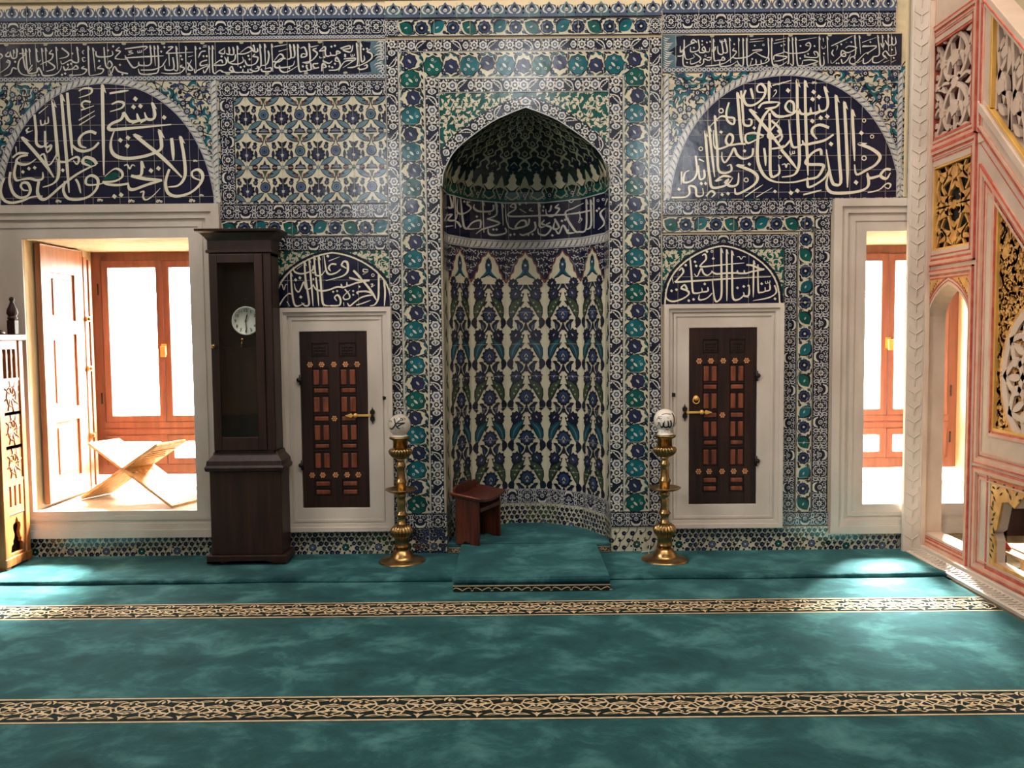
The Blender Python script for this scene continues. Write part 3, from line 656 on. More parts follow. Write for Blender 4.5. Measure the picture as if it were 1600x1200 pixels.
def lunette(name, cx, half, z0, apex, rect, label, texts, kind, rise=.0, braid=.048):
    """pointed arch panel of dark blue tiles with its braid, spandrels round it and the white writing"""
    x0, x1, r0, r1 = rect
    prof = [(1, 0), (.965, .2), (.90, .40), (.80, .585), (.66, .75), (.48, .882), (.28, .965), (.1, .994), (0, 1)] if kind == 'big' else [(1, 0), (.985, .18), (.935, .37), (.84, .54), (.69, .70), (.49, .84), (.27, .94), (.1, .985), (0, 1)]
    H = apex - z0; arc = [(cx - half * a, z0 + H * b) for a, b in prof]; arc = crom(arc, 3) + crom([(2 * cx - x, z) for x, z in arc[::-1]], 3)[1:]
    sp = Cv(.004)
    if kind == 'big': arabesque_scatter(sp, x0, x1, r0, r1)
    else: green_scroll(sp, x0, x1, r0, r1, .06)
    if kind == 'big': grout_lines(sp, x0, x1, r0, r1, .2475, .2475, .06, .05)
    fld = Cv(.0085); fld.poly([(cx + half, z0), (cx - half, z0)] + arc, 'navy', 0)
    o = fld.build(name); tag(o, label, 'inscription panel')
    sp.build('spandrel', o)
    b = Cv(.0085)
    if kind == 'big': arc_band(b, arc, braid, m_braid, .042, 'slate')
    else: b.stroke(arc, .010, 'letter', 2, 1); b.stroke([(cx + (x - cx) * 1.045, z0 + (z - z0) * 1.04) for x, z in arc], .016, 'ink', 0, 1); b.clip = (x0, x1, r0, r1)
    b.T = None
    if kind == 'big':
        for xa in ((x1 - .052,) if cx < 0 else (x0 + .002, x1 - .04)): band(b, xa, r0, r1 - r0, .045 if cx < 0 else .036, m_braid, .042, 'slate', vert=True)
    b.build('braid', o)
    g = Cv(.0085)
    x = cx - half + .09
    while x < cx + half:
        t = abs(x - cx) / half; top = z0 + H * np.interp(t, [p[0] for p in prof][::-1], [p[1] for p in prof][::-1]); g.rect(x - .0009, x + .0009, z0, top, 'grout', 2); x += .2475
    z = z0 + .19
    while z < apex - .06:
        w = half * np.interp((z - z0) / H, [p[1] for p in prof], [p[0] for p in prof]); g.rect(cx - w, cx + w, z - .0009, z + .0009, 'grout', 2); z += .2475
    g.build('joints', o)
    t = Cv(.0085)
    for ox, oy, sc, tx in texts: write(t, ox, oy, sc, tx, flat(.011))
    t.build('lettering', o); return o
TXT_LL = """30s:935,75 940,300 950,900
28s:480,215 500,400 520,620 537,800 530,920 480,980 390,1010
27s:560,165 585,460 605,700 620,900 632,1060
27:615,145 635,400 650,560 662,720
28:880,520 830,500 765,520 725,570 735,630 790,650;905,600 850,655 770,680 700,662 650,610
20:720,130 770,105 835,110 825,155 720,192;830,232 775,222 745,255 780,300;740,305 860,265;720,398 865,312;725,442 870,352
24:315,345 330,500 335,610 385,640 440,600
22:412,495 418,640 465,625 462,660 432,690 420,650
16:355,335 440,265;265,465 240,490 265,505;240,515 300,490
28s:200,555 320,690 420,810 492,920
24:115,740 170,700 262,700;255,715 185,730 150,770 190,800 265,795 330,750;150,780 130,880 150,945 210,935;200,940 270,930 335,945 390,930 390,870
26:95,870 88,960 120,1060 180,1105 250,1090 278,1035 255,975 210,970 190,1000 215,1035 260,1040
25:40,925 5,1030 30,1120 100,1152 200,1135 290,1100 390,1090
30:355,955 342,1050 370,1110 430,1112 560,1000 690,900 800,838 880,805;885,800 850,755 780,738 758,785 830,818
22:525,700 530,765 600,778 690,735 722,750 705,800 670,765
18:350,745 400,705 430,800 470,790 520,700
26:595,955 580,1040 620,1110 720,1122 820,1090 885,1020 895,940 840,902 790,930 795,985 890,985 995,955
20:692,935 718,980 738,1065
27d:210,870 265,840 318,832 575,855
14:370,395 378,440 408,430 410,395;410,430 440,420 440,365;145,640 150,700
24f:535,1140 915,1130
10g:790,760 860,780 800,815;800,940 850,950 800,965"""
TXT_LR = """22:65,152 150,138 240,125
22:85,252 140,228 195,240 175,285 70,318
34d:302,202 285,276 348,268 565,372 165,580 235,558 228,632 445,858 513,838 110,1094 172,1080
26s:455,240 480,335 465,385 410,385 385,325;400,385 340,400 315,335;330,400 250,405 195,330 185,370
32:195,330 170,390 90,425 58,460 80,484 200,475 400,458 630,436
32s:520,490 540,600 525,670 400,722 250,746 140,732 85,680 78,590 108,495
30s:290,530 390,610 560,750 728,920
28s:712,548 742,700 758,850 745,935 690,995 600,1008
30:632,560 642,650 650,765
26s:358,775 362,850 345,905 265,908
30:262,905 400,935 545,942;545,945 400,990 290,1030 245,1020 235,970
24:240,975 150,990 60,985 0,968
10g:0,945 50,895 110,868 155,895 120,932 40,945
22:0,962 110,955 180,915 172,862 110,842 20,912
28:612,845 578,960 600,1060 680,1092 800,1062 890,985 918,905 880,850 822,868 830,918 905,950
16:345,1058 378,1048 372,1100 400,1125 460,1090 530,1018
14:198,812 228,805 250,842 272,805 300,818
26f:265,1138 520,1140 820,1135
18f:850,770 905,1085"""
lunette('inscription_lunette', -2.802, .745, 2.500, 3.322, (-4.2, -2.012, 2.497, 3.336), 'large dark blue arched inscription panel above the bookrest window', [(0, 120, 5.853, TXT_LL), (160, 120, 5.853, TXT_LR)], 'big')
TXT_RL = """22:768,168 780,215 792,270
24:722,185 700,255 730,322 800,322 880,262 908,185 870,128 830,150 835,200 895,205
24s:938,105 940,200 940,292
26:945,400 950,700 955,975 1010,985 1038,950 1030,880
18:972,142 1080,108
10:985,195 1000,182 1008,205 975,250
24:840,355 890,305 1040,298;1040,300 1000,345 900,358
28:1080,432 1010,428 955,370;1000,345 940,370 885,440 850,540 832,680 835,850 890,980 980,1040 1080,1050
28s:760,368 850,470 960,600 1080,765
26s:642,210 660,420 678,620 690,685
22:677,190 695,400 705,505 765,515 775,465 742,455
20:890,612 800,585 728,600 718,650 745,682 820,650 888,622
10g:730,612 800,605 850,620 750,665
22:720,690 660,688 565,700 535,660 560,600 598,615 590,680 520,722 450,735 422,690 420,560
20:565,300 540,390 550,470 605,505 612,450 555,440 490,430 430,480 380,535
10g:560,320 580,370 555,410
26o:490,378
22o:300,735
24o:725,1027
18o:1040,810
22s:430,425 440,560 455,760 465,930 520,962 585,940 580,885 545,895
22s:375,525 400,750 430,1000
24s:340,570 365,850 385,1010 405,1095 490,1092 560,1060 600,1005;440,1035 510,990 590,1000;560,1020 530,1050 580,1085 645,1065 655,960
26d:490,578 800,540 710,755 755,880 500,1165 555,1155 995,1135 95,1115 345,1060 305,1060
22:790,730 778,800 700,828 640,790 612,730 580,790 530,862 500,830 498,765
22:893,728 903,800 908,895
22:962,470 1035,540 1045,600 960,640 930,600 1000,510 1035,465
20:965,735 1030,725 1080,700
28s:640,890 780,945 832,1005 790,1080 640,1160 620,1105
15:715,1185 800,1125 882,1072;820,1188 970,1100
20:282,830 330,855;330,930 335,1000 290,1015 280,890;250,800 265,950 220,1030 140,1048 150,965 195,935;120,950 115,1070;25,1192 150,1188 195,1150 190,1085 250,1100 262,1175 320,1170 318,1105;350,1180 395,1130 430,1155 400,1190"""
TXT_RR = """20:0,132 130,92
34d:98,188 338,202 328,270 388,250 405,445 465,432 325,475 785,587 500,690 735,1050 125,1148 185,1128
28s:182,90 187,400 200,680 205,850 185,940 140,985 40,1000
26s:257,98 262,400 270,640 280,850 285,985
24s:440,155 472,290 455,365 400,380 385,320;400,382 320,402 310,345;320,400 225,408 190,365 140,410 60,430 0,420
22:150,400 150,310 105,288 72,340 105,388 150,395
10g:95,330 128,338 108,372
28:482,538 400,510 335,535 325,590 370,645;524,600 440,655 330,682 255,695 232,655
22:240,690 170,722 130,685 105,460;130,640 65,715 0,732;0,560 42,620 0,690
26:30,740 100,820 180,922
28s:545,235 562,500 580,850 592,1050 540,1072 508,1035 480,900 456,740
24:490,930 430,1020 300,1095 280,1050 282,1000
28s:625,298 642,600 655,900 655,1098
26s:700,372 710,600 722,850
28:410,795 400,742 330,770 268,845 285,880 420,885 420,930 370,1000 270,1022 150,1048 0,1050
30s:758,688 880,735 960,805 920,882 830,935 740,975 722,880
26o:810,822
28:1060,930 1010,928 965,985 1020,1015 1058,960;965,985 860,1010 842,960;850,1000 850,1080 790,1125 640,1150 500,1142 458,1070 480,965
15:845,1145 950,1120 1020,1062 1060,1070 1040,1108 1000,1090
20:240,1166 320,1145 412,1122
10:115,755 120,785 140,780 138,755;140,780 158,778 155,752
12:40,885 70,878 80,910 92,875 115,882
16o:20,810
22f:345,118
20o:885,620 810,470"""
lunette('inscription_lunette', 1.913, .800, 2.498, 3.334, (1.065, 2.725, 2.490, 3.346), 'large dark blue arched inscription panel at the upper right, next to the carved pulpit', [(1045, 110, 6.0, TXT_RL), (1215, 110, 6.0, TXT_RR)], 'big')
TXT_SL = """34d:695,90 248,420 308,392 320,658
24d:495,410 490,320 1135,515 770,585 825,575 1048,575 1048,627
18:705,160 860,100
30:880,220 915,165 965,180 975,260 960,320 880,375 670,430;885,220 955,262
26:815,205 745,202 708,250 735,300;875,272 810,322 720,342 672,285 642,80
24s:505,90 520,320 545,362 610,350 655,290
26s:565,88 590,360 618,700 650,772 735,780
26s:370,165 385,400 420,620 435,760 380,780 330,735
24s:435,130 460,400 492,785
22:530,385 550,560 570,785
24:492,220 480,285 350,335 240,312 212,240
12:240,252 322,190;265,272 345,210
28:1050,288 1110,350 1175,420
26:990,388 1130,425 1282,418;1275,430 1100,460 975,502 960,450;975,502 900,525 880,475;900,525 820,520 700,562 600,572 530,550 490,480
22:495,495 440,545 395,540 362,450 330,520 290,588 245,545 230,470
26s:1400,340 1402,500 1395,680 1345,765 1280,780
28:1190,440 1300,580 1372,705
24s:1475,430 1490,600 1480,782
24o:1322,355
15:1255,282 1190,272 1195,310 1262,300;1180,345 1250,312
26:1335,620 1230,580 1105,590 1120,620;1335,625 1180,655 1080,720 1000,782 968,740
20:930,550 990,620 995,675 930,692 915,645 1005,560
18:1090,770 1180,745 1292,702
26:730,780 855,772 870,690 830,630 790,665 820,712
24s:180,320 200,600 232,762 290,782 372,742
22:20,782 80,680 150,612 190,622
13:128,720 170,790;915,735 920,785
12:30,492 60,485 85,560 110,485 140,492
16:1290,480 1320,480 1300,520 1350,490"""
lunette('inscription_lunette', -1.246, .408, 1.770, 2.150, (-1.75, -.852, 1.768, 2.165), 'small dark blue arched inscription panel beside the clock', [(434, 390, 8.889, TXT_SL)], 'small', braid=.026)
TXT_SR = """27s:780,70 785,400 785,690 745,772 695,755 660,480
24s:855,88 858,400 858,775
26s:925,105 930,500 940,735 1010,758 1085,700 1080,660;1085,710 1150,700 1160,580
24:365,215 385,450 398,640 430,672 520,655 520,600;520,655 600,645 600,590
22s:1220,235 1215,500 1213,725
22:1275,285 1280,630 1310,662 1370,645 1370,590;1370,645 1435,625 1432,540
24:525,165 565,148 578,215 510,290 525,316 800,290 1092,264
26:215,370 250,335 272,395 185,500 215,520 800,482 1000,470 1445,450
26:1120,290 1200,300 1300,342 1362,345;1360,352 1200,380 1105,405 1090,360;1105,405 1010,402 1000,360;1010,400 850,402 710,412 650,370
22:655,390 600,432 545,405 512,340 460,445 420,410
30d:590,112 675,207 430,250 445,305 305,295 560,548 115,640 180,625 1000,600 1085,582 1150,572 1325,545 345,772 410,755 1505,747
18o:657,110
12:992,185 1025,180 1050,215 1078,180 1115,188
26:325,622 290,560 245,605 330,640 342,690 250,752 120,782 38,720 70,550
22:660,670 600,732 520,762 480,750 490,690
22:1498,565 1522,660 1420,732 1210,772
14:115,438 140,542
10:1375,510 1380,540 1405,535 1405,505;1405,535 1435,530 1435,500"""
lunette('inscription_lunette', 1.480, .402, 1.770, 2.172, (1.062, 1.91, 1.768, 2.150), 'small dark blue arched inscription panel to the right of the niche', [(1036, 380, 8.602, TXT_SR)], 'small', braid=.026)

# the long written friezes
TXT_A = """21s:210,130 205,235 150,242 128,160;170,145 170,235
21:108,170 70,215 120,225 122,175;90,272 125,295 100,360 0,430;75,290 120,310;210,385 160,370 130,440 50,472;0,190 30,220 0,260
21s:280,130 300,300 325,395;320,130 345,405 405,375;365,130 380,330
21:240,190 320,190 290,228 240,280 228,380 280,450 400,462
21s:450,130 468,285 512,270;520,125 545,405;570,120 580,345;700,110 720,390;960,110 980,290 920,295 880,270 780,320 760,280;1100,100 1112,400 1120,462;1160,120 1190,410
21:405,330 350,430 455,425 480,365 520,425 545,465 680,455 750,400 770,340;650,145 618,190 662,200 640,262 560,300 500,330;600,290 682,350 660,390 575,412;770,120 855,190 830,232 740,252
21:820,390 900,382 950,340 975,380 900,385;790,350 820,400 860,350;1055,350 1020,372 1082,392 1030,450 860,462;1200,160 1210,222 1300,232 1405,210 1400,155;1300,110 1320,330 1370,372 1402,330 1370,282 1340,325
21:1262,340 1220,372 1292,385 1260,440 1120,465;1495,110 1450,150 1505,165 1440,250 1600,262;1600,442 1480,412 1430,350 1390,442 1368,380
26d:190,292 905,190 1240,282 1500,332 1350,150 1415,100 850,330 890,318 775,455 815,440 440,460 485,458 1530,450
14:1050,150 1030,165 1045,200;1065,240 1030,245 1045,290 1075,275"""
TXT_B = """22:0,172 270,140 235,190;0,285 240,270 485,258
21s:315,130 330,345 250,380 240,330;365,135 382,385;410,130 422,430 350,482 200,485 168,420
21:250,380 180,372 175,330;180,375 100,402 0,250;200,436 350,432 460,390 490,350 525,295
21:540,150 600,148 530,212 555,226 855,212;550,235 558,385;600,275 612,420 510,432 500,375
21s:640,140 662,425 612,428;760,140 768,475;880,140 890,445;1050,135 1062,472;1095,130 1105,462 1180,440 1230,452;1300,150 1305,238 1262,225;1350,150 1362,238 1300,240;1405,135 1415,390
21:720,372 690,392 745,412 690,470 560,482 455,470;782,340 850,432 788,422 835,308;1030,310 955,335 950,380 1042,362;1035,380 910,440 880,472 868,420;1012,200 955,210 918,282;1062,360 1000,472 980,430
21:1110,375 1240,372 1272,325 1245,270;1120,362 1200,310 1225,350;1250,160 1178,212 1240,232 1250,175;1385,240 1370,312 1300,342;1290,270 1300,340 1400,362 1480,330 1470,270;1400,232 1500,232 1595,182 1540,150 1440,222;1600,372 1530,372 1498,305
21:1600,462 1545,465 1540,420;1545,465 1480,462 1478,420;1480,462 1375,462 1338,392 1310,432 1362,462 1225,462 1200,430
26d:495,150 455,205 700,260 715,302 940,165 985,262 1025,262 1210,265 1545,258 1560,300 1450,400 1495,390 1265,470
12:40,200 90,195 50,215 105,225 40,245;160,195 165,220 185,215 185,190;185,215 210,212 208,185;980,130 1025,125;975,150 1025,145;790,272 855,255"""
TXT_C = """20:0,130 55,190 50,120;55,190 90,185 88,145;60,215 38,240 95,255 70,320 0,345
20s:115,105 130,345 80,350;170,100 182,390;250,100 265,415;455,105 470,250 420,275;500,105 512,240 460,255;545,105 560,385 600,410;675,95 685,300 600,310
20:210,175 220,240 195,330 120,345;260,300 340,300 385,250 345,215 280,290;130,380 150,410 240,410 240,370 170,385;0,385 50,410 100,400 100,370 60,385
20:410,265 350,270 290,330 310,370 480,350 510,290;580,150 625,140 650,230 590,250 600,210 650,220
20:340,345 350,400 420,420 560,340;640,350 660,400 600,410;690,310 700,385 660,400;780,320 720,330 740,375 790,365 700,390
20:760,150 720,165 770,210 700,290 600,310;790,180 860,170 850,130 790,180;860,130 865,230 920,230 915,190;920,230 985,225 990,180 1030,200 990,215
20:1030,150 1130,120 1140,150 1040,160;1060,170 1150,190 1175,110
20:820,410 830,320 870,360 830,370;830,290 900,320 940,290;900,400 1000,390 1030,330 990,250 975,290 1020,300
20:1070,270 1190,260 1190,285 1080,300 1010,410;1190,285 1060,370
20s:1215,90 1225,335 1110,370;1260,90 1270,290 1305,280 1300,230
20:1370,160 1335,185 1385,210 1380,270 1260,340 1110,370;1230,370 1260,390 1330,370 1330,335 1300,350
24d:45,120 930,130 970,120 1085,225 1085,240 850,250 605,355 650,345 1295,160 1335,155 970,325 905,355 940,365 450,375 0,275
18:280,130 430,105;330,185 435,155;700,135 785,115
10:1150,215 1155,240 1170,238 1170,215;1170,238 1190,235 1188,212;795,240 800,258 825,255"""
TXT_D = """22:125,150 120,290 75,320 70,240;300,190 250,150 220,190 270,190 180,230 60,330
20:320,150 330,290 220,320 215,250;330,290 345,330 420,320 400,250 375,290 420,315 470,320 480,260
20s:530,140 540,420 580,440;690,140 725,320 660,330;640,170 665,340 600,340 590,240;755,130 770,470;880,130 885,400;940,130 945,490 890,500 860,440;990,130 1000,490 1040,510
20:510,300 560,250 540,310 500,310;820,270 800,300 850,320 790,400 700,470 660,480;790,390 850,410 1000,390 1100,330 1180,310;1070,300 1200,290 1180,310
20s:1290,130 1295,380 1220,385 1120,330;1340,130 1350,480 1450,515 1560,450;1575,130 1580,340
20:580,440 640,430 660,390 690,430 620,440;620,450 630,520 760,510 860,450
20:440,400 500,400 470,440 400,420 390,480 320,520 180,530 110,490 120,300 150,420 260,400 250,360
20:270,340 350,400 330,450 220,490 215,430;30,380 100,370 130,300;420,520 600,500 700,470
20:1040,510 1060,440;1050,510 1120,490 1120,420;1120,500 1190,490 1190,430;1190,490 1260,470 1300,440 1290,400 1250,450
20:1370,430 1380,370 1500,330 1510,280;1380,370 1555,390 1460,440 1370,450;1510,320 1600,340
24d:375,170 375,220 440,190 485,180 820,215 1105,235 1475,235 1515,220 1270,515 345,465 165,470 260,265 1070,420 1200,520 1145,520
16o:1225,225
14o:420,375
16:1040,150 1235,130;1030,185 1230,165;1390,160 1540,130;1370,205 1530,170
12:620,150 625,185 650,180 650,150;650,180 680,175 680,145"""
TXT_E = """20s:15,120 20,460 0,470;70,120 85,490 40,480;115,120 130,350 150,510 210,490
20:0,340 150,340 280,310 325,240 300,190 255,225 315,240
20:210,490 215,440;225,440 330,430 430,450;430,455 330,490 230,515 150,510;235,390 350,400 425,390 420,330 370,320 390,370
20s:445,110 460,490 510,490 505,380;555,110 570,480
16:160,160 410,120;500,130 505,180
20s:935,90 950,350 880,400 870,470 940,480 1060,360 1110,330
20:610,240 760,170 910,95;810,270 860,240 965,265 880,320 820,330 760,300 750,370 810,380 790,340 700,420 620,480 605,440
20:750,420 770,480 830,440 880,350;640,290 620,340 650,380
20s:1000,95 1020,350;1255,90 1280,350 1200,390 1190,460 1260,470 1370,400
20:1040,250 1240,240 1160,310 1110,340 1130,350;1060,410 1060,480 1130,460 1200,380;1050,235 1240,240
16:1040,190 1235,120
20s:1320,90 1335,290;1400,80 1410,310;1450,110 1460,220 1510,200 1500,110
18:1300,200 1330,260 1350,190;1360,160 1410,230 1460,200
20:1370,400 1340,380 1330,340 1370,310 1420,370 1470,370 1510,350 1500,250;1350,370 1390,420
24d:185,240 380,240 290,350 245,370 510,345 180,410 750,215 890,185 1155,185 1480,405 935,405 1455,290 685,480 715,480
14:1340,470 1420,435;1450,465 1510,435;970,475 1060,430
10:480,245 490,275 510,270;510,270 530,260 530,235;670,240 700,235 685,300;815,190 835,185"""
for (x0, x1, z0, z1, point, label, texts) in ((LX0, -.90, 3.376, 3.598, 1, 'long dark blue inscription frieze along the upper left wall', ((0, 60, 8., TXT_A), (195, 55, 8., TXT_B), (390, 55, 7.273, TXT_C))),
                                             (1.10, 2.708, 3.400, 3.612, -1, 'shorter dark blue inscription frieze along the upper right wall', ((1055, 45, 8.889, TXT_D), (1230, 45, 8.889, TXT_E)))):
    cv = Cv(.0065); band(cv, x0 if point > 0 else 1.062, z0 - .036, (-.853 - x0) if point > 0 else 1.646, .034, m_chain, .03, 'slate')
    cv.rect(x0, x1, z0, z1, 'night', 0)
    e, s = (x1, 1) if point > 0 else (x0, -1)
    a, b = (e - s * .15, e) if s > 0 else (e, e + .15)
    zc = (z0 + z1) / 2
    for sg in (-1, 1): cv.poly([(e - s * .17, zc + sg * .112), (e - s * .05, zc + sg * .1), (e - s * .06, zc + sg * .04), (e, zc), (e + s * .045, zc), (e + s * .045, zc + sg * .112)], 'leaf', 1)
    for i in range(14): cv.leaf(e - s * (.0 + .012 * (i % 4)), zc + (i - 7) * .015, e + s * .035, zc + (i - 6.4) * .015, .008, 'white', 2, .2)
    if s > 0: band(cv, -.89, z0 - .002, z1 - z0, .036, m_chain, .03, 'slate', vert=True)
    grout_lines(cv, x0, x1, z0, z1, .2475, 9, .05, 9, 2)
    for i in range(int((x1 - x0) / .27)):
        for zz in (z0 + .006, z1 - .006): cv.disc(x0 + .2 + i * .27 + (.1 if zz > zc else 0), zz, .016, 'sage', 2, 7, .6)
    o = tag(cv.build('inscription_frieze'), label, 'inscription panel')
    t = Cv(.0065)
    for ox, oy, sc, tx in texts: write(t, ox, oy, sc, tx, flat(.009), 'white', 4, 1.0)
    t.build('lettering', o)

# ------------------------------------------------------------------ inside the niche
PLAN = [(-NW, -.012), (-.570, .20), (-.423, .48), (-.1525, .65), (.1525, .65), (.423, .48), (.570, .20), (NW, -.012)]
_len = [math.hypot(b[0] - a[0], b[1] - a[1]) for a, b in zip(PLAN, PLAN[1:])]; HALF = sum(_len) / 2
UB = [-HALF]
for l in _len: UB.append(UB[-1] + l)
def plan(u):
    j = 0
    while j < len(_len) - 1 and u > UB[j + 1]: j += 1
    t = (u - UB[j]) / _len[j]; a, b = PLAN[j], PLAN[j + 1]; dx, dy = (b[0] - a[0]) / _len[j], (b[1] - a[1]) / _len[j]
    return a[0] + (b[0] - a[0]) * t, a[1] + (b[1] - a[1]) * t, dy, -dx      # point, inward normal
def in_niche(u, v, o): x, y, nx, ny = plan(u); return AX + x + nx * o, y + ny * o, v
prof = crom([(NW, 2.585)] + ARCH, 4); PL = [0]
for a, b in zip(prof, prof[1:]): PL.append(PL[-1] + math.hypot(b[0] - a[0], b[1] - a[1]))
def in_dome(u, v, o):
    v = min(max(v, 0), PL[-1]); w = float(np.interp(v, PL, [p[0] for p in prof])); z = float(np.interp(v, PL, [p[1] for p in prof]))
    x, y, nx, ny = plan(u); s = max(w / NW - o / .55, 0.0); return AX + x * s, y * s - .002, z - o * .3
def niche_px(px, py):                       # photograph pixel -> (arc length, height) on the niche wall
    d = ray(px, py); best = None
    for j in range(len(_len)):
        a, b = Vector((AX + PLAN[j][0], PLAN[j][1])), Vector((AX + PLAN[j + 1][0], PLAN[j + 1][1])); e = b - a
        det = d.x * (-e.y) + d.y * e.x
        if abs(det) < 1e-9: continue
        r = a - Vector((CAM_POS[0], CAM_POS[1])); t = (r.x * (-e.y) + r.y * e.x) / det; s = (d.x * r.y - d.y * r.x) / det
        if -0.02 <= s <= 1.02 and t > 0 and (best is None or t > best[0]): best = (t, UB[j] + s * _len[j], CAM_POS[2] + t * d.z)
    return best[1:] if best else (HALF if px > 820 else -HALF, CAM_POS[2])
def niche_rect(cv, z0, z1, k, L=0):
    for j in range(len(_len)): cv.rect(UB[j], UB[j + 1], z0, z1, k, L)
def niche_band(cv, z0, h, fn, pitch, k):
    niche_rect(cv, z0, z0 + h, k, 0); cv.T = lambda u, v: (u - HALF, z0 + v); n = round(2 * HALF / pitch); p = 2 * HALF / n
    for i in range(n): fn(cv, i * p, p, h, i)
    cv.T = None
    for j in range(-4, 5): cv.rect(j * .2475 - .001, j * .2475 + .001, z0, z0 + h, 'grout', 7)
mb = MB()
for j in range(len(_len)):
    a, b = PLAN[j], PLAN[j + 1]; mb.add([(AX + a[0], a[1], -.02), (AX + b[0], b[1], -.02), (AX + b[0], b[1], 2.60), (AX + a[0], a[1], 2.60)], [(0, 1, 2, 3)], 'plaster')
mb.build('niche_shell', niche)
cv = Cv(.003, in_niche); niche_band(cv, -.02, .255, m_skirt, .245, 'cream'); cv.DZ = .001; sub(cv, 'star_tile_dado')
cv = Cv(.004, in_niche); niche_band(cv, .235, .118, m_arab, .118, 'navy'); niche_rect(cv, .348, .354, 'silver', 5); niche_rect(cv, .235, .241, 'silver', 5); sub(cv, 'scroll_border')

def column(cv, uc, hw, z0, n, C, seed):
    """one upright strip of palmettes, sickle leaves and side blossoms"""
    k = hw / .155
    def X(t): return uc + t * k * .87
    def both(fn):
        for s in (-1, 1): fn(s)
    for i in range(n):
        z = z0 + i * C; odd = i % 2; T = 'deep_teal' if odd else 'olive'
        cz = z + .16
        cv.star(uc, cz, .066 * k, 11, .84, 'ink', 4); cv.poly([(uc - .012, cz - .05), (uc, cz - .085), (uc + .012, cz - .05)], 'ink', 4)
        cv.star(uc, cz, .047 * k, 9, .84, 'blue', 5); cv.disc(uc, cz - .004, .027 * k, 'violet', 6, 8)
        cv.stroke([(X(-.016), cz - .008), (uc, cz + .016), (X(.016), cz - .008)], .005, 'white', 7, 2); cv.ring(uc, cz - .024, .009, .004, 'white', 7, 7)
        def half(s):
            cv.leaf(X(s * .05), cz, X(s * .085), cz - .006, .014, 'ink', 4)
            cv.leaf(X(s * .018), z + .305, X(s * .138), z + .115, .074, 'ink', 3, .13 * s); cv.leaf(X(s * .028), z + .294, X(s * .135), z + .128, .054, T, 4, .13 * s)
            if not odd:
                for t in (.3, .5, .7): cv.disc(X(s * (.03 + .105 * t + .012 * math.sin(3.14 * t))), z + .294 - .166 * t + .01 * math.sin(3.14 * t), .007, 'sage', 5, 6)
            else: cv.leaf(X(s * .05), z + .275, X(s * .13), z + .15, .010, 'leaf', 5, .13 * s)
            cv.leaf(X(s * .128), z + .15, X(s * .132), z + .05, .05, 'ink', 3, .15 * s)
            cv.stroke([(uc, cz - .07), (X(s * .02), z + .045), (X(s * .05), z + .02), (X(s * .075), z + .03)], .014, 'ink', 3, 3)
            cv.star(X(s * .092), z + .0, .054 * k, 9, .76, 'ink', 4); cv.star(X(s * .092), z + .0, .036 * k, 8, .8, 'violet' if odd else 'navy', 5); cv.leaf(X(s * .082), z + .012, X(s * .1), z - .01, .009, 'silver', 6)
            cv.leaf(X(s * .065), z + .03, X(s * .078), z + .115, .05, 'ink', 4, .2 * s); cv.leaf(X(s * .067), z + .04, X(s * .073), z + .09, .016, 'blue' if odd else 'red' if i == 3 else 'slate', 5, .2 * s)
            for q in range(7):
                e = z + q * C / 7; cv.poly([(X(s * .139), e), (X(s * .112), e + .02), (X(s * .134), e + .035)], 'ink', 3)
            cv.leaf(X(s * .118), z + .19, X(s * .128), z + .30, .05, 'ink', 3, .2 * s); cv.leaf(X(s * .118), z + .3, X(s * .055), z + .315, .032, 'ink', 3)
            cv.poly([(X(s * .02), z + .3), (X(s * .035), z + .32), (X(s * .012), z + .33)], 'ink', 3)
        both(half)
        both(lambda s: (cv.leaf(X(s * .012), z + .262, X(s * .05), z + .215, .024, 'ink', 4, .2 * s), cv.leaf(X(s * .105), z + .118, X(s * .06), z + .078, .03, 'ink', 4, -.2 * s), cv.disc(X(s * .118), z + .225, .011, 'ink', 3, 6)))
        cv.disc(uc, z + .055, .016, 'ink', 4, 7); cv.leaf(X(-.02), z + .045, X(.02), z + .045, .012, 'violet', 5)
cv = Cv(.004, in_niche)
for j in range(len(_len)): cv.rect(UB[j], UB[j + 1], .353, 2.06, 'cream', 0)
cols = [((UB[j] + UB[j + 1]) / 2, _len[j] / 2) for j in range(1, 6)]
cv.clip = (-HALF, HALF, .354, 2.4)
for i, (uc, hw) in enumerate(cols): cv.clip = (uc - hw + .002, uc + hw - .002, .354, 2.4); column(cv, uc, hw, .28, 6, .32, i)
cv.clip = (-HALF, HALF, .354, 2.4)
for s in (-1, 1):
    for q in range(10): cv.leaf(s * (HALF - .03), .4 + q * .165, s * (HALF - .09), .48 + q * .165, .05, 'ink', 3, .2 * s); cv.leaf(s * (HALF - .14), .36 + q * .165, s * (HALF - .07), .40 + q * .165, .04, 'teal', 3)
cv.clip = None
for q in range(7): niche_rect(cv, .5 + .2475 * q, .502 + .2475 * q, 'grout', 8)
sub(cv, 'palmette_field')
cv = Cv(.0065, in_niche)
niche_rect(cv, 2.03, 2.226, 'navy', 0)
LOBE = [(1, 1.965), (.90, 1.99), (.80, 2.0), (.72, 2.04), (.60, 2.055), (.56, 2.10), (.42, 2.125), (.34, 2.16), (.14, 2.175), (0, 2.21)]
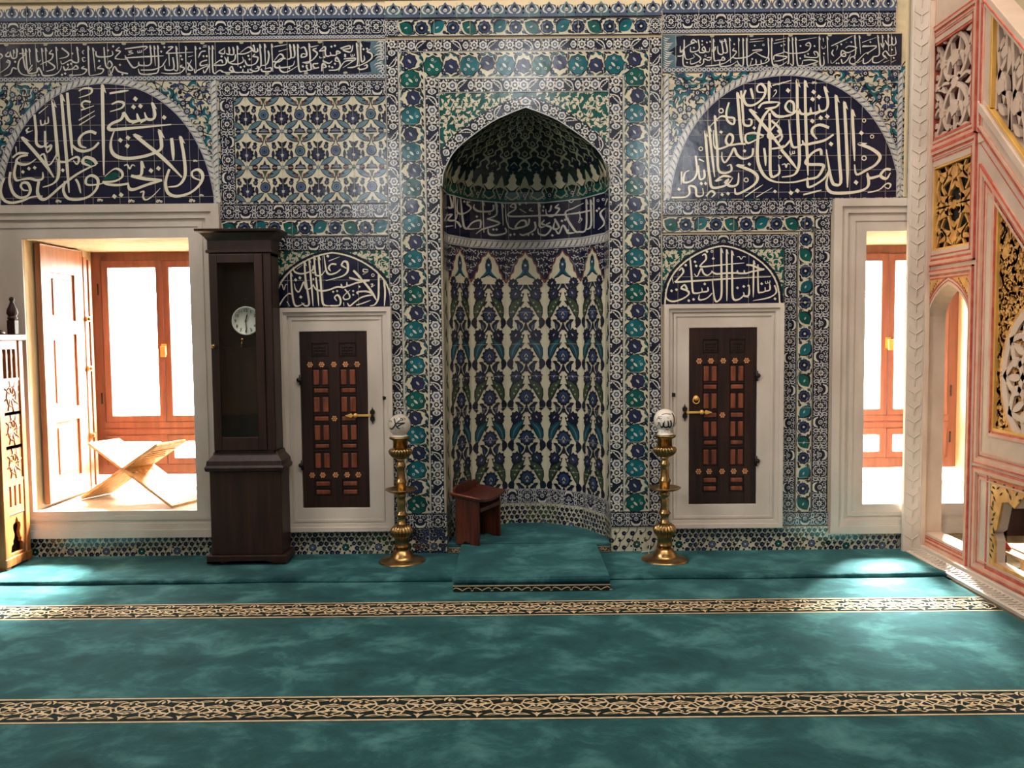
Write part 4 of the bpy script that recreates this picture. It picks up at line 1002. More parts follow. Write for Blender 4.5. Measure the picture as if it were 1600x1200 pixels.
for uc, hw in cols:
    for s in (-1, 1):
        cv.poly([(uc + s * hw * a, z) for a, z in LOBE] + [(uc, 2.225), (uc + s * hw, 2.225)], 'navy', 1)
        cv.stroke([(uc + s * hw * a, z) for a, z in LOBE], .009, 'red', 4, 3); cv.stroke([(uc + s * hw * a * .95, z - .01) for a, z in LOBE], .006, 'cream', 3, 3)
    cv.poly([(uc + hw * .93 * a, z - .012) for a, z in LOBE] + [(uc - hw * .93 * a, z - .012) for a, z in LOBE[::-1]][1:], 'cream', 2)
    for s in (-1, 1):
        cv.leaf(uc + s * .02, 2.15, uc + s * .085, 1.99, .036, 'ink', 3, -.3 * s); cv.leaf(uc + s * .026, 2.14, uc + s * .08, 2.0, .022, 'teal', 4, -.3 * s)
        cv.star(uc + s * .095, 1.96, .042, 9, .82, 'ink', 4); cv.star(uc + s * .095, 1.96, .03, 8, .8, 'navy', 5); cv.leaf(uc + s * .085, 1.97, uc + s * .1, 1.95, .009, 'white', 6)
    cv.leaf(uc, 2.02, uc, 2.16, .06, 'ink', 3); cv.leaf(uc, 2.03, uc, 2.13, .04, 'blue', 4); cv.disc(uc, 2.1, .009, 'white', 5, 6)
rnd.seed(3)
for j in range(60):
    u = -HALF + j * 2 * HALF / 60
    for r in range(4):
        z = 2.20 - r * .052 + rnd.uniform(-.01, .01); d = min(abs(u - uc) / hw for uc, hw in cols)
        if r and z < 2.21 - (1 - min(d, 1)) * -.0 - .24 * d + .03: continue
        zl = float(np.interp(d, [p[0] for p in LOBE][::-1], [p[1] for p in LOBE][::-1]))
        if z < zl + .018: continue
        t = rnd.uniform(0, 6.28); cv.stroke([(u + .016 * math.cos(t), z + .016 * math.sin(t)), (u + .012 * math.cos(t + 1.4), z + .012 * math.sin(t + 1.4)), (u, z), (u - .016 * math.cos(t + .6), z - .016 * math.sin(t + .6))], .005, 'white', 2, 3)
        cv.disc(u + .02 * math.cos(t + 2.2), z + .02 * math.sin(t + 2.2), .005, 'white', 2, 6)
sub(cv, 'lobed_frieze')
cv = Cv(.0065, in_niche); niche_band(cv, 2.226, .064, m_braid, .048, 'slate'); sub(cv, 'braid')
cv = Cv(.006, in_niche); niche_rect(cv, 2.29, 2.585, 'navy', 0); niche_rect(cv, 2.29, 2.295, 'silver', 2); niche_rect(cv, 2.576, 2.585, 'silver', 2)
for j in range(-4, 5): cv.rect(j * .2475 + .12, j * .2475 + .122, 2.29, 2.58, 'grout', 1)
wr = sub(cv, 'inscription_band')
TXT_N = """19:1550,240 1500,290 1540,380 1480,442;1440,140 1442,430;1570,150 1545,215
19s:1370,160 1368,430 1300,462 1255,445 1170,290 1250,240 1342,195;1410,165 1415,400 1360,440
18:1425,258 1300,285 1180,300;1190,302 900,312 660,318 638,290 700,250 692,200 652,225 700,240
19:1110,205 1078,235 1115,250 1060,312 1000,305 988,250;1040,215 1030,262 1010,275
19s:915,190 925,330 930,415 985,410
19:975,350 945,385 990,400;1030,375 990,400 1040,425 990,490 920,482 910,430
19:1190,470 1150,400 1110,480 1075,435;1070,340 1112,420 1060,432 1078,345;1200,440 1192,472 1260,470
19:880,368 882,440 780,492 738,480;830,340 812,402 700,425 745,362 795,362 785,412 640,420 600,195
19s:570,195 582,402;510,185 520,300 430,342
19:430,340 550,382 430,425 378,442 328,482;600,425 612,470 520,492 450,482 440,430
19s:390,175 402,470
19:490,210 480,265 360,272 308,240 315,205;368,425 370,358 300,372 250,432 365,430;250,432 208,400 180,140
18:130,130 132,430;275,180 240,200 282,240 210,292 150,275 155,150;45,310 100,300 60,350 130,352 150,290;40,412 112,405;60,232 100,232 78,118;115,118 112,242;30,350 60,280;185,420 160,380 135,360
20d:1470,265 1490,245 1170,350 1140,360 965,230 960,265 740,205 800,195 655,490 690,485 820,490 860,485 490,440 520,440 335,320 215,180 245,185 1050,495
10:1200,170 1225,190 1250,170;1300,270 1310,330 1290,375;740,250 800,285;850,240 830,262 870,268;1300,330 1330,345 1300,380
14o:1530,160 1480,170 455,290"""
t = Cv(.006, in_niche); write(t, 688, 285, 5.97, TXT_N, niche_px, 'white', 3, 1.1); tag(t.build('lettering', wr))

# half dome of the niche
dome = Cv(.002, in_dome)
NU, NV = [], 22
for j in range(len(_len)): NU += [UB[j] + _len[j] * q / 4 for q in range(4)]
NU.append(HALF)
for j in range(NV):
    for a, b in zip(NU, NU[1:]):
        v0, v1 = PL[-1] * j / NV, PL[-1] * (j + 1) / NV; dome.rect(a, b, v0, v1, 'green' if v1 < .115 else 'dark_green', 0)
dome.DZ = .0012
N = 10; p = 2 * HALF / N
for i in range(N):
    c = -HALF + (i + .5) * p
    for s in (-1, 1):
        dome.stroke([(c, .02), (c + s * .05, .05), (c + s * .035, .085), (c + s * .07, .12)], .012, 'sage', 2, 3); dome.leaf(c + s * .06, .1, c + s * .10, .2, .05, 'sage', 3, -.2 * s)
        dome.ring(c + s * .05, .035, .014, .006, 'sage', 3, 7); dome.stroke([(c + s * p * .5, .02), (c + s * p * .38, .07), (c + s * .05, .13)], .008, 'sage', 2, 3)
    dome.poly([(c - .012, .09), (c - .05, .12), (c - .026, .145), (c - .034, .17), (c, .225), (c + .034, .17), (c + .026, .145), (c + .05, .12), (c + .012, .09)], 'cream', 3); dome.star(c + p / 2, .05, .03, 6, .7, 'ink', 2); dome.star(c + p / 2, .05, .018, 6, .6, 'silver', 3); dome.disc(c + p / 2, .05, .008, 'ink', 4, 6)
    dome.star(c + p / 2, .14, .04, 6, .6, 'navy', 2); dome.disc(c, .25, .045, 'ink', 2, 8); dome.ring(c, .25, .02, .006, 'sage', 3, 7)
v = .2; r = 0
while v < PL[-1] - .05:
    w = float(np.interp(v, PL, [q[0] for q in prof])) / NW; h = .135 * (.35 + .65 * w)
    for i in range(N + 1):
        c = -HALF + (i + (.5 if r % 2 else 0)) * p
        if abs(c) > HALF - .04: continue
        for s in (-1, 1):
            dome.stroke([(c + s * .012, v + h * .95), (c + s * .045, v + h * .7), (c + s * .03, v + h * .45), (c + s * .095, v + h * .22), (c + s * .08, v)], .016, 'sage', 2, 3)
            dome.stroke([(c + s * .105, v + h * .9), (c + s * .07, v + h * .62), (c + s * .11, v + h * .4)], .01, 'sage', 2, 3)
        dome.star(c, v + h * .35, .034, 8, .8, 'ink', 3); dome.ring(c, v + h * .35, .02, .006, 'olive', 4, 7); dome.leaf(c - .028, v + h, c + .028, v + h, .03, 'sage', 2)
    v += h * .86; r += 1
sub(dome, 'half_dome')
# ------------------------------------------------------------------ carpets
def carpet_motif(cv, u, p, h, i):
    f = 1 if i % 2 == 0 else -1; c = u + p / 2; Y = lambda t: (.5 + f * (t - .5)) * h; K = 'carpet_cream'; w = .036 * h
    for s in (-1, 1):
        X = lambda t: c + s * t * p * 1.95
        cv.stroke([(c, Y(.92)), (X(.10), Y(.84)), (X(.2), Y(.80)), (X(.26), Y(.62)), (X(.36), Y(.55)), (X(.50), Y(.36))], w, K, 1, 4)
        cv.stroke([(X(.26), Y(.62)), (X(.20), Y(.48)), (X(.10), Y(.36)), (c, Y(.30))], w, K, 1, 3)
        cv.leaf(X(.3), Y(.62), X(.60), Y(.60), .105 * h, K, 1); cv.leaf(X(.36), Y(.61), X(.54), Y(.60), .04 * h, 'carpet_dark', 2)
        cv.leaf(X(.24), Y(.30), X(.52), Y(.40), .075 * h, K, 1); cv.leaf(X(.10), Y(.12), X(.42), Y(.16), .09 * h, K, 1, .05 * s); cv.leaf(X(.17), Y(.125), X(.36), Y(.15), .035 * h, 'carpet_dark', 2, .05 * s)
        cv.stroke([(X(.42), Y(.16)), (X(.47), Y(.24)), (X(.36), Y(.3))], w * .8, K, 1, 3)
        cv.leaf(X(.03), Y(.66), X(.12), Y(.62), .07 * h, K, 2); cv.leaf(c, Y(.48), X(.12), Y(.64), .05 * h, K, 2)
        cv.leaf(X(.0), Y(.02), X(.09), Y(.22), .06 * h, K, 1, .2 * s); cv.leaf(X(.02), Y(.82), X(.07), Y(.74), .04 * h, K, 2)
    cv.leaf(c, Y(.08), c, Y(.24), .07 * h, K, 1)
def carpet_band(name, parent, x0, x1, y0, y1, z, axis='flat'):
    cv = Cv(0, (lambda u, v, o: (u, v, z + o)) if axis == 'flat' else (lambda u, v, o: (u, z - o, v))); cv.DZ = .0004 if axis == 'flat' else .0008
    h = y1 - y0; e = .035 * h
    cv.rect(x0, x1, y0, y1, 'carpet_dark', 0)
    for a in (y0 + e * .4, y1 - e * 1.8): cv.rect(x0, x1, a, a + e * 1.4, 'carpet_cream', 1)
    cv.clip = (x0, x1, y0, y1); cv.T = lambda u, v: (x0 + u, y0 + .08 * h + v); p0 = .1235 if axis == 'flat' else .075; n = round((x1 - x0) / p0); p = (x1 - x0) / n
    for i in range(n): carpet_motif(cv, i * p, p, h * .84, i)
    return cv.build(name, parent)
CX0, CX1 = -5.9, 2.745
def pile(name, x0, x1, y0, y1, z0, z1, k='teal_pile', bevel=.012):
    m_ = MB(); m_.box(x0, x1, y0, y1, z0, z1, k); return m_
c = pile('prayer_carpet', CX0, CX1, -11.5, -.612, -.02, 0.0).build('prayer_carpet'); tag(c, 'wide teal prayer carpet with two cream arabesque stripes covering the floor', 'carpet')
carpet_band('carpet_stripe', c, CX0, CX1, -1.322, -1.063, .0004); carpet_band('carpet_stripe', c, CX0, CX1, -2.606, -2.362, .0004); carpet_band('carpet_stripe', c, CX0, CX1, -3.90, -3.65, .0004)
c3 = pile('prayer_carpet', 3.03, 5.9, -11.5, -.45, -.02, -.004).build('prayer_carpet'); tag(c3, 'teal carpet lying behind the pulpit stair, glimpsed through its low arch', 'carpet')
m_ = MB()                                # the strip laid along the wall, its loose front edge rising a little
n = 60
xs = [-5.9 + (2.80 + 5.9) * i / n for i in range(n + 1)]; rows = [(-.655, .001), (-.66, .010), (-.63, .022), (-.52, .020), (-.30, .012), (-.10, .012), (-.006, .016)]
vs = []; rnd.seed(11)
for x in xs:
    w = .006 * math.sin(x * 3.1) + .004 * math.sin(x * 7.3)
    for j, (y, z) in enumerate(rows): vs.append((x, y + (w if j < 3 else 0), z + (.004 * math.sin(x * 5 + j) + .003 if 1 < j < 6 else 0)))
r = len(rows)
m_.add(vs, [(i * r + j, (i + 1) * r + j, (i + 1) * r + j + 1, i * r + j + 1) for i in range(n) for j in range(r - 1)], 'teal_pile', True)
m_.add([(xs[0], -.655, -.019), (xs[-1], -.655, -.019), (xs[-1], -.006, -.019), (xs[0], -.006, -.019), (xs[0], -.655, .0), (xs[-1], -.655, .0), (xs[-1], -.006, .0), (xs[0], -.006, .0)], [(0, 1, 2, 3), (0, 4, 5, 1), (1, 5, 6, 2), (3, 2, 6, 7), (0, 3, 7, 4)], 'teal_pile')
tag(m_.build('carpet_runner'), 'plain teal carpet strip along the foot of the wall with a raised front edge', 'carpet')
# carpeted floor of the niche and the low step in front of it
def round_box(mb, x0, x1, y0, y1, z0, z1, r, k):
    mb.box(x0, x1, y0, y1, z0, z1, k)
mb = MB(); pl = [(AX + x * .985, y) for x, y in PLAN]; pl[0] = (AX - NW + .004, -.075); pl[-1] = (AX + NW - .004 + .03, -.075)
pl = [(AX - NW + .004, .0)] + [(AX + x * .985, y - .008) for x, y in PLAN[1:-1]] + [(AX + NW - .004, .0), (AX + NW - .004, -.03), (AX - NW + .004, -.03)]
mb.prism(pl, .025, .085, 'teal_pile', 'z')
nf = mb.build('niche_carpet', None, .012); tag(nf, 'teal carpet covering the raised floor inside the niche', 'carpet')
b = carpet_band('carpet_stripe', nf, AX - NW + .01, AX + NW - .01, .022, .062, -.034, 'front')
x0, x1, y0, y1 = -.375, .592, -.880, -.034
mb = MB(); mb.box(x0, x1, y0, y1, .012, .088, 'teal_pile'); st = mb.build('prayer_step', None, .016); tag(st, 'low teal carpeted prayer step lying in front of the niche', 'prayer step')
mb = MB(); mb.box(x0 + .006, x1 - .006, y0 - .012, y0 + .01, .055, .082, 'teal_pile'); mb.build('front_fold', st, .009)
cv = Cv(0, lambda u, v, o: (u, y0 - .005 - o, v)); cv.rect(x0 + .004, x1 - .004, .004, .044, 'carpet_dark', 0); cv.rect(x0 + .004, x1 - .004, .037, .043, 'carpet_cream', 1)
for i in range(8):
    c = x0 + .06 + i * .121
    for s in (-1, 1): cv.stroke([(c, .010), (c + s * .02, .022), (c + s * .042, .028), (c + s * .056, .018)], .005, 'carpet_cream', 1, 3, 1, .4)
    cv.leaf(c + .05, .008, c + .07, .012, .006, 'carpet_cream', 1)
cv.build('carpet_stripe', st)
# ------------------------------------------------------------------ cupboard doors
def cupboard_door(x0, x1, z0, z1, hinge_left, label):
    d = thing('cupboard_door', (0, 0, 0), label, 'cupboard door', 'inlaid cupboard doors in the tiled wall')
    w, h = x1 - x0, z1 - z0; F = -.012
    X = lambda t: x0 + t * w; Z = lambda t: z0 + t * h
    m_ = MB(); m_.box(x0, x1, F + .006, -.002, z0, z1, 'dark_oak'); m_.build('leaf', d)
    # stiles and rails
    cols = ((.17, .43), (.585, .845))
    if not hinge_left: cols = ((.195, .43), (.60, .83))
    m_ = MB()
    for a, b in ((0, cols[0][0]), (cols[0][1], cols[1][0]), (cols[1][1], 1)): m_.box(X(a), X(b), F - .004, F + .007, z0, z1, 'dark_oak')
    cells = []                             # (z0,z1,kind) from the top, fractions of the height
    zz = [(.865, .925, 'plaque'), (.70, .785, 'pair'), (.655, .68, 'bar'), (.545, .63, 'pair'), (.495, .52, 'bar'), (.385, .47, 'pair'), (.34, .362, 'bar'), (.225, .31, 'pair'), (.123, .148, 'bar'), (.075, .1, 'bar')]
    edges = [1.0] + [v for a, b, k in zz for v in (b + .012, a - .012)] + [0.0]
    for a, b in cols:
        for i in range(0, len(edges), 2): m_.box(X(a), X(b), F - .002, F + .0065, Z(max(edges[i + 1], 0)), Z(edges[i]), 'dark_oak')
    m_.build('stiles', d, .003)
    for a, b in cols:
        for za, zb, k in zz:
            if k == 'plaque':
                p = MB(); p.box(X(a + .01), X(b - .01), F, F + .007, Z(za), Z(zb), 'dark_oak')
                for r in range(3):
                    for q in range(5):
                        cx, cz = X(a + .04 + (b - a - .08) * (q + .5) / 5), Z(za + (zb - za) * (r + .7) / 3.5)
                        p.tube([(cx - .008, F - .001, cz - .007), (cx - .003, F - .004, cz + .006), (cx + .007, F - .002, cz - .002 + .006 * ((q + r) % 2))], .0022, 'dark_oak', 5)
                p.build('carved_plaque', d, .003)
            elif k == 'pair':
                g = (b - a) * .18
                for (c0, c1) in ((a + .02, (a + b) / 2 - g / 2), ((a + b) / 2 + g / 2, b - .02)):
                    p = MB(); p.box(X(c0), X(c1), F - .003, F + .007, Z(za), Z(zb), 'inlay_wood'); p.build('inlay_panel', d, .005)
            else:
                p = MB(); p.box(X(a + .025), X(b - .025), F - .003, F + .007, Z(za), Z(zb), 'inlay_wood'); p.build('inlay_panel', d, .005)
    pr = None
    rows = [(.815, [.145, .32, .505, .68, .855]), (.508, [.495]), (.186, [.14, .30, .495, .67, .84])]
    for zf, xs in rows:
        for xf in xs:
            if pr is None:
                p = MB(); n = 6
                for i in range(n):
                    a = i * math.pi / 3; cx, cz = .0145 * math.cos(a), .0145 * math.sin(a)
                    p.lathe([(.0066, 0), (.0068, .002), (.005, .004), (.003, .0028)], 'copper_gilt', (0, 0, 0), 8)
                    for vi in range(len(p.v) - 32, len(p.v)):
                        x, y, z = p.v[vi]; p.v[vi] = (x + cx, -z - .0, y + cz)
                b0 = len(p.v); p.lathe([(.0055, 0), (.0055, .004), (.003, .006)], 'copper_gilt', (0, 0, 0), 8)
                for vi in range(b0, len(p.v)): x, y, z = p.v[vi]; p.v[vi] = (x, -z, y)
                pr = p.build('rosette', d); o = pr
            else: o = pr.copy(); link(o, d)
            o.location = (X(xf), F - .003, Z(zf))
    # latch, its plate on the marble, hinges
    s = 1 if hinge_left else -1; e = x1 if hinge_left else x0; zl = Z(.525)
    m_ = MB(); m_.box(min(e + s * .045, e - s * .10), max(e + s * .045, e - s * .10), F - .016, F - .008, zl - .008, zl + .008, 'gilt_edge')
    m_.prism([(e - s * .16, zl), (e - s * .115, zl + .016), (e - s * .10, zl), (e - s * .115, zl - .016)], F - .018, F - .008, 'gilt_edge')
    m_.sphere((e - s * .085, F - .014, zl), .017, 'gilt_edge', 12, 8); m_.build('latch', d, .002)
    m_ = MB(); cx = e + s * .035
    for q in (-1, 1): m_.prism([(cx - .013, zl + q * .008), (cx - .018, zl + q * .03), (cx - .004, zl + q * .045), (cx, zl + q * .062), (cx + .004, zl + q * .045), (cx + .018, zl + q * .03), (cx + .013, zl + q * .008)], -.034, -.0225, 'iron')
    m_.tube([(cx, -.03, zl), (cx, -.05, zl)], .009, 'iron'); m_.build('latch_plate', d, .002)
    eh = x0 if hinge_left else x1
    for zf in (.73, .245):
        m_ = MB(); m_.tube([(eh, -.028, Z(zf) - .035), (eh, -.028, Z(zf) + .035)], .009, 'iron'); m_.sphere((eh - s * .012, -.028, Z(zf)), .016, 'iron', 10, 6); m_.build('hinge', d)
    if not hinge_left:
        m_ = MB(); cx, cz = X(.095), Z(.605); m_.sphere((cx, F - .012, cz), .02, 'gilt_edge', 12, 8)
        m_.tube([(cx + .022 * math.cos(a), F - .018, cz - .014 + .024 * math.sin(a)) for a in [i * 2 * math.pi / 16 for i in range(17)]], .004, 'gilt_edge', 6); m_.build('ring_pull', d)
    return d
cupboard_door(-1.487, -1.020, .354, 1.600, True, 'dark inlaid cupboard door between the tall clock and the niche, latch on its right')
cupboard_door(1.250, 1.720, .354, 1.600, False, 'dark inlaid cupboard door right of the niche, with a brass ring pull')

# ------------------------------------------------------------------ tall case clock
clk = thing('longcase_clock', (-1.81, -.14, 0), 'tall dark wooden case clock with a glazed door standing against the tiled wall', 'clock')
def cbox(mb, x0, x1, y0, y1, z0, z1, k='clock_wood'): mb.box(x0 + 1.81, x1 + 1.81, y0 + .14, y1 + .14, z0, z1, k)
FY, BY = -.262, -.052
m_ = MB(); cbox(m_, -2.09, -1.545, FY - .03, BY, .032, .085); cbox(m_, -2.09, -1.985, FY - .03, BY, .028, .05); m_.prism([(-.28, .028), (-.28, .045), (.265, .045), (.265, .028), (.17, .028), (.12, .042), (-.12, .042), (-.17, .028)], FY - .03 + .14, FY + .01 + .14, 'clock_wood'); m_.build('plinth', clk, .006)
m_ = MB(); cbox(m_, -2.062, -1.575, FY - .004, BY, .085, .665); m_.build('base_case', clk, .006)
m_ = MB(); q = [(0, .655), (.026, .66), (.030, .69), (.020, .70), (.016, .735), (-.03, .775), (-.06, .78)]
for (a, b), (c, d) in zip(q, q[1:]): pass
def flare(prof, x0, x1, y0, y1, k='clock_wood'):
    mb = MB(); vs = []; fs = []
    for d, z in prof: vs += [(x0 - d + 1.81, y0 - d + .14, z), (x1 + d + 1.81, y0 - d + .14, z), (x1 + d + 1.81, y1 + .14, z), (x0 - d + 1.81, y1 + .14, z)]
    for j in range(len(prof) - 1):
        for i in range(4): fs.append((j * 4 + i, j * 4 + (i + 1) % 4, j * 4 + 4 + (i + 1) % 4, j * 4 + 4 + i))
    fs += [(3, 2, 1, 0), tuple(len(prof) * 4 - 4 + i for i in range(4))]
    mb.add(vs, fs, k); return mb
flare([(.0, .655), (.02, .662), (.026, .685), (.016, .70), (.012, .73), (-.02, .765), (-.028, .79)], -2.062, -1.575, FY - .004, BY).build('waist_moulding', clk, .002)
TX0, TX1 = -2.028, -1.612; TY = FY + .016
m_ = MB(); cbox(m_, TX0, TX0 + .02, TY, BY, .78, 2.2); cbox(m_, TX1 - .02, TX1, TY, BY, .78, 2.2); cbox(m_, TX0, TX1, BY - .015, BY, .78, 2.2); cbox(m_, TX0, TX1, TY, BY, .775, .80); cbox(m_, TX0, TX1, TY, BY, 2.11, 2.2)
cbox(m_, TX0 + .02, TX1 - .02, TY + .12, BY - .01, .80, 1.50, 'dark_oak'); m_.build('trunk', clk, .004)
m_ = MB(); DX0, DX1, DZ0, DZ1 = TX0 + .003, TX1 - .055, .80, 2.125
for a in ((DX0, DX0 + .055, DZ0, DZ1), (DX1 - .055, DX1, DZ0, DZ1), (DX0 + .0551, DX1 - .0551, DZ0, DZ0 + .09), (DX0 + .0551, DX1 - .0551, DZ1 - .06, DZ1)): cbox(m_, a[0], a[1], TY - .014, TY + .008, a[2], a[3])
cd = m_.build('door', clk, .004)
m_ = MB(); cbox(m_, DX1 + .002, TX1, TY - .004, TY + .02, .80, 2.13); m_.build('corner_post', clk, .004)
m_ = MB(); cbox(m_, DX0 + .05, DX1 - .05, TY - .004, TY, DZ0 + .085, DZ1 - .055, 'window_glass'); m_.build('door_glass', cd)
m_ = MB(); m_.sphere((-2.003 + 1.81, TY - .03 + .14, 1.509), .015, 'brass', 12, 8); m_.build('door_knob', cd)
flare([(.004, 2.13), (.016, 2.135), (.016, 2.15), (.006, 2.155), (.006, 2.215), (.02, 2.235), (.045, 2.262), (.068, 2.272), (.070, 2.288), (.0, 2.292)], TX0, TX1, TY, BY).build('cornice', clk, .002)
m_ = MB(); dcx, dcz, dy = -1.803 + 1.81, 1.678, TY + .045 + .14
def wheel(mb, prof, k, cx, y, cz, n=40):
    b = len(mb.v); mb.lathe(prof, k, (0, 0, 0), n)
    for i in range(b, len(mb.v)): x, yy, z = mb.v[i]; mb.v[i] = (cx + x, y - z, cz + yy)
wheel(m_, [(.098, -.02), (.098, .0), (.092, .006), (.090, .002)], 'dial_white', dcx, dy, dcz); dial = m_.build('dial', clk)
def text_mesh(body, size, k, name, parent, place, align='CENTER', extrude=.0006):
    cu = bpy.data.curves.new(name, 'FONT'); cu.body = body; cu.size = size; cu.align_x = align; cu.align_y = 'CENTER'; cu.extrude = extrude
    o = bpy.data.objects.new(name, cu); COL.objects.link(o); dg = bpy.context.evaluated_depsgraph_get()
    me = bpy.data.meshes.new_from_object(o.evaluated_get(dg)); bpy.data.objects.remove(o); me.name = name
    me.materials.clear(); me.materials.append(MATS[k])
    o = link(bpy.data.objects.new(name, me), parent); o.location = place; o.rotation_euler = (R(90), 0, 0); return o
for h in range(1, 13):
    a = R(90 - 30 * h); text_mesh(str(h), .030, 'black_paint', 'numeral', dial, (dcx + .070 * math.cos(a), dy - .0062, dcz + .070 * math.sin(a)))
def hand(name, deg, ln, w, back=.012):
    a = R(90 - deg); d = Vector((math.cos(a), math.sin(a))); n = Vector((-d.y, d.x)); c = Vector((dcx, dcz)); h = MB()
    P = [c - d * back + n * w * .6, c + d * ln * .7 + n * w, c + d * ln, c + d * ln * .7 - n * w, c - d * back - n * w * .6]
    h.prism([(p.x, p.y) for p in P], dy - .011, dy - .009, 'black_paint'); return h.build(name, dial)
hand('hour_hand', 16, .052, .004); hand('minute_hand', 174, .075, .003)
m_ = MB(); wheel(m_, [(.005, 0), (.005, .012), (.002, .013)], 'black_paint', dcx, dy, dcz, 10); m_.build('hand_boss', dial)
m_ = MB(); m_.tube([(dcx - .055, dy + .01, 1.80), (dcx - .02, dy + .005, 1.822), (dcx, dy, 1.832), (dcx + .02, dy + .005, 1.822), (dcx + .06, dy + .01, 1.80)], .003, 'iron'); m_.tube([(dcx, dy, 1.832), (dcx, dy + .01, 1.78)], .003, 'iron'); m_.build('dial_hanger', clk)
m_ = MB(); m_.tube([(dcx - .03, dy - .0, 1.545), (dcx - .036, dy - .005, 1.50)], .004, 'brass'); wheel(m_, [(.010, 0), (.010, .003)], 'brass', dcx - .03, dy - .004, 1.552, 12); m_.build('winding_key', clk)

# ------------------------------------------------------------------ brass candlesticks with globe lamps
PROF = [(.160, 0), (.160, .006), (.150, .014), (.105, .022), (.082, .028), (.078, .045), (.070, .058), (.060, .072), (.045, .090), (.044, .098), (.055, .104), (.053, .110), (.049, .118), (.049, .150), (.052, .156), (.052, .165), (.062, .178), (.072, .198), (.074, .215), (.066, .235), (.046, .255), (.028, .266), (.026, .300), (.030, .312), (.041, .322), (.042, .330), (.030, .342), (.027, .350), (.026, .375), (.029, .39), (.028, .42), (.024, .435), (.031, .448), (.034, .458), (.030, .470), (.026, .478)]
PROF2 = [(.026, .478), (.034, .50), (.034, .535), (.041, .545), (.042, .553), (.033, .566), (.028, .580), (.027, .625), (.025, .640), (.033, .655), (.034, .668), (.024, .685), (.022, .700), (.034, .712)]
CUP = [(.034, .712), (.058, .728), (.073, .748), (.077, .770), (.073, .780), (.060, .784), (.050, .790)]
def candlestick(x, y, label):
    t = thing('candlestick', (x, y, .014), label, 'candlestick', 'tall brass candlesticks either side of the niche')
    b = MB(); b.lathe(PROF[:9], 'brass', n=48); b.build('foot', t)
    b = MB(); b.lathe(PROF[8:21], 'brass', n=144, flute=(.166, .25, 18, .16)); b.build('ribbed_bulb', t)
    b = MB(); b.lathe(PROF[20:], 'brass', n=32); b.build('lower_stem', t)
    b = MB(); b.lathe([(.03, .484), (.085, .486), (.108, .500), (.110, .505), (.106, .505), (.084, .492), (.03, .492)], 'brass', n=48); b.build('drip_tray', t)
    b = MB(); b.lathe(PROF2, 'brass', n=32); b.build('upper_stem', t)
    b = MB(); b.lathe(CUP, 'brass', n=154, flute=(.715, .779, 22, .15)); b.build('ribbed_cup', t)
    b = MB(); b.lathe([(.050, .790), (.049, .838), (.070, .848), (.075, .858), (.074, .864), (.05, .864)], 'brass', n=40); b.build('socket', t)
    return t
candlestick(-.768, -.21, 'tall brass candlestick left of the niche under the clearer globe')
c2 = candlestick(1.036, -.24, 'tall brass candlestick right of the niche under the white globe, cable behind it')
def globe_lamp(x, y, glass, label, strokes, ox, oy, sc, cz, collar, bulb):
    z0 = .014 + .864; r = .0775
    t = thing('globe_lamp', (x, y, z0), label, 'globe lamp', 'globe lamps on the candlesticks')
    b = MB(); prof = [(.055, 0.0), (.055, .008)] + ([(.046, .012), (.046, .045)] if collar else [(.05, .012)]); b.lathe(prof, 'white_enamel', n=36); b.build('collar', t)
    zc = cz - z0; b = MB(); b.sphere((0, 0, zc), r, glass, 40, 24, 1.0); g = b.build('glass_globe', t)
    if bulb: b = MB(); b.lathe([(.012, .01), (.012, .035), (.02, .05), (.03, .075), (.02, .10), (.004, .108)], 'white_enamel', n=16); b.build('bulb', t)
    c = Vector((x, y, cz)); L_ = MB()
    def ball(px, py, lift):
        d = ray(px, py).normalized(); o = Vector(CAM_POS) - c; rr = r + lift
        bq = o.dot(d); disc = bq * bq - o.dot(o) + rr * rr; s = -bq - math.sqrt(max(disc, 0)); return Vector(CAM_POS) + d * s - Vector((x, y, z0))
    cv = Cv(0, lambda u, v, o: tuple(ball(u, v, .001)))
    for ln in strokes.strip().split('\n'):
        w, _, body = ln.partition(':')
        for part in body.split(';'):
            pts = [tuple(float(q) for q in p.split(',')) for p in part.split()]
            cv.T = lambda u, v: (ox + u / sc, oy + v / sc)
            cv.stroke(pts, float(w), 'black_paint', 0, 5, .8, .4)
    cv.build('lettering', t); return t
globe_lamp(-.772, -.21, 'frosted_glass', 'round glass globe with black lettering and visible bulb, on the left candlestick', """44:290,345 320,460 345,545 400,625 465,640;170,620 220,655 290,590 340,505 420,490 605,470;600,480 480,520 400,580 400,600
34:340,510 420,440 475,400;470,380 490,345 535,365 530,400 480,405 470,380
20:240,290 300,250 400,215;440,310 540,250;330,650 345,700;540,600 575,625
16:130,400 180,480;140,440 200,410 230,480;560,330 600,350 600,410;350,360 400,340""", 600, 635, 18.46, .960, False, True)
globe_lamp(1.038, -.24, 'milk_glass', 'round white glass globe with black lettering, on the right candlestick', """44:600,400 625,480 615,570 570,605 545,560 530,410;530,430 545,560 500,600 440,605 410,550 430,430;400,470 390,560 350,605 310,570
34:640,190 690,270 710,370 700,500 670,600
22:310,570 290,480 250,470 260,520 220,580;350,240 450,215 620,225
16:205,400 250,340 350,400;240,280 300,300 360,280;230,320 330,340 360,330;480,650 515,680 545,650;510,330 560,340""", 1015, 635, 18.46, .978, True, False)
cb = MB(); cb.tube(crom([(1.06, -.18, .86), (1.04, -.155, .72), (1.02, -.15, .55), (1.03, -.14, .40), (.99, -.13, .24), (.955, -.13, .10), (.945, -.14, .03), (.99, -.13, .032), (1.0, -.11, .12), (.985, -.10, .05), (.90, -.09, .032)], 6), .004, 'cable_white', 6)
tag(cb.build('power_cable'), 'thin white power cable hanging down behind the right candlestick', 'cable')

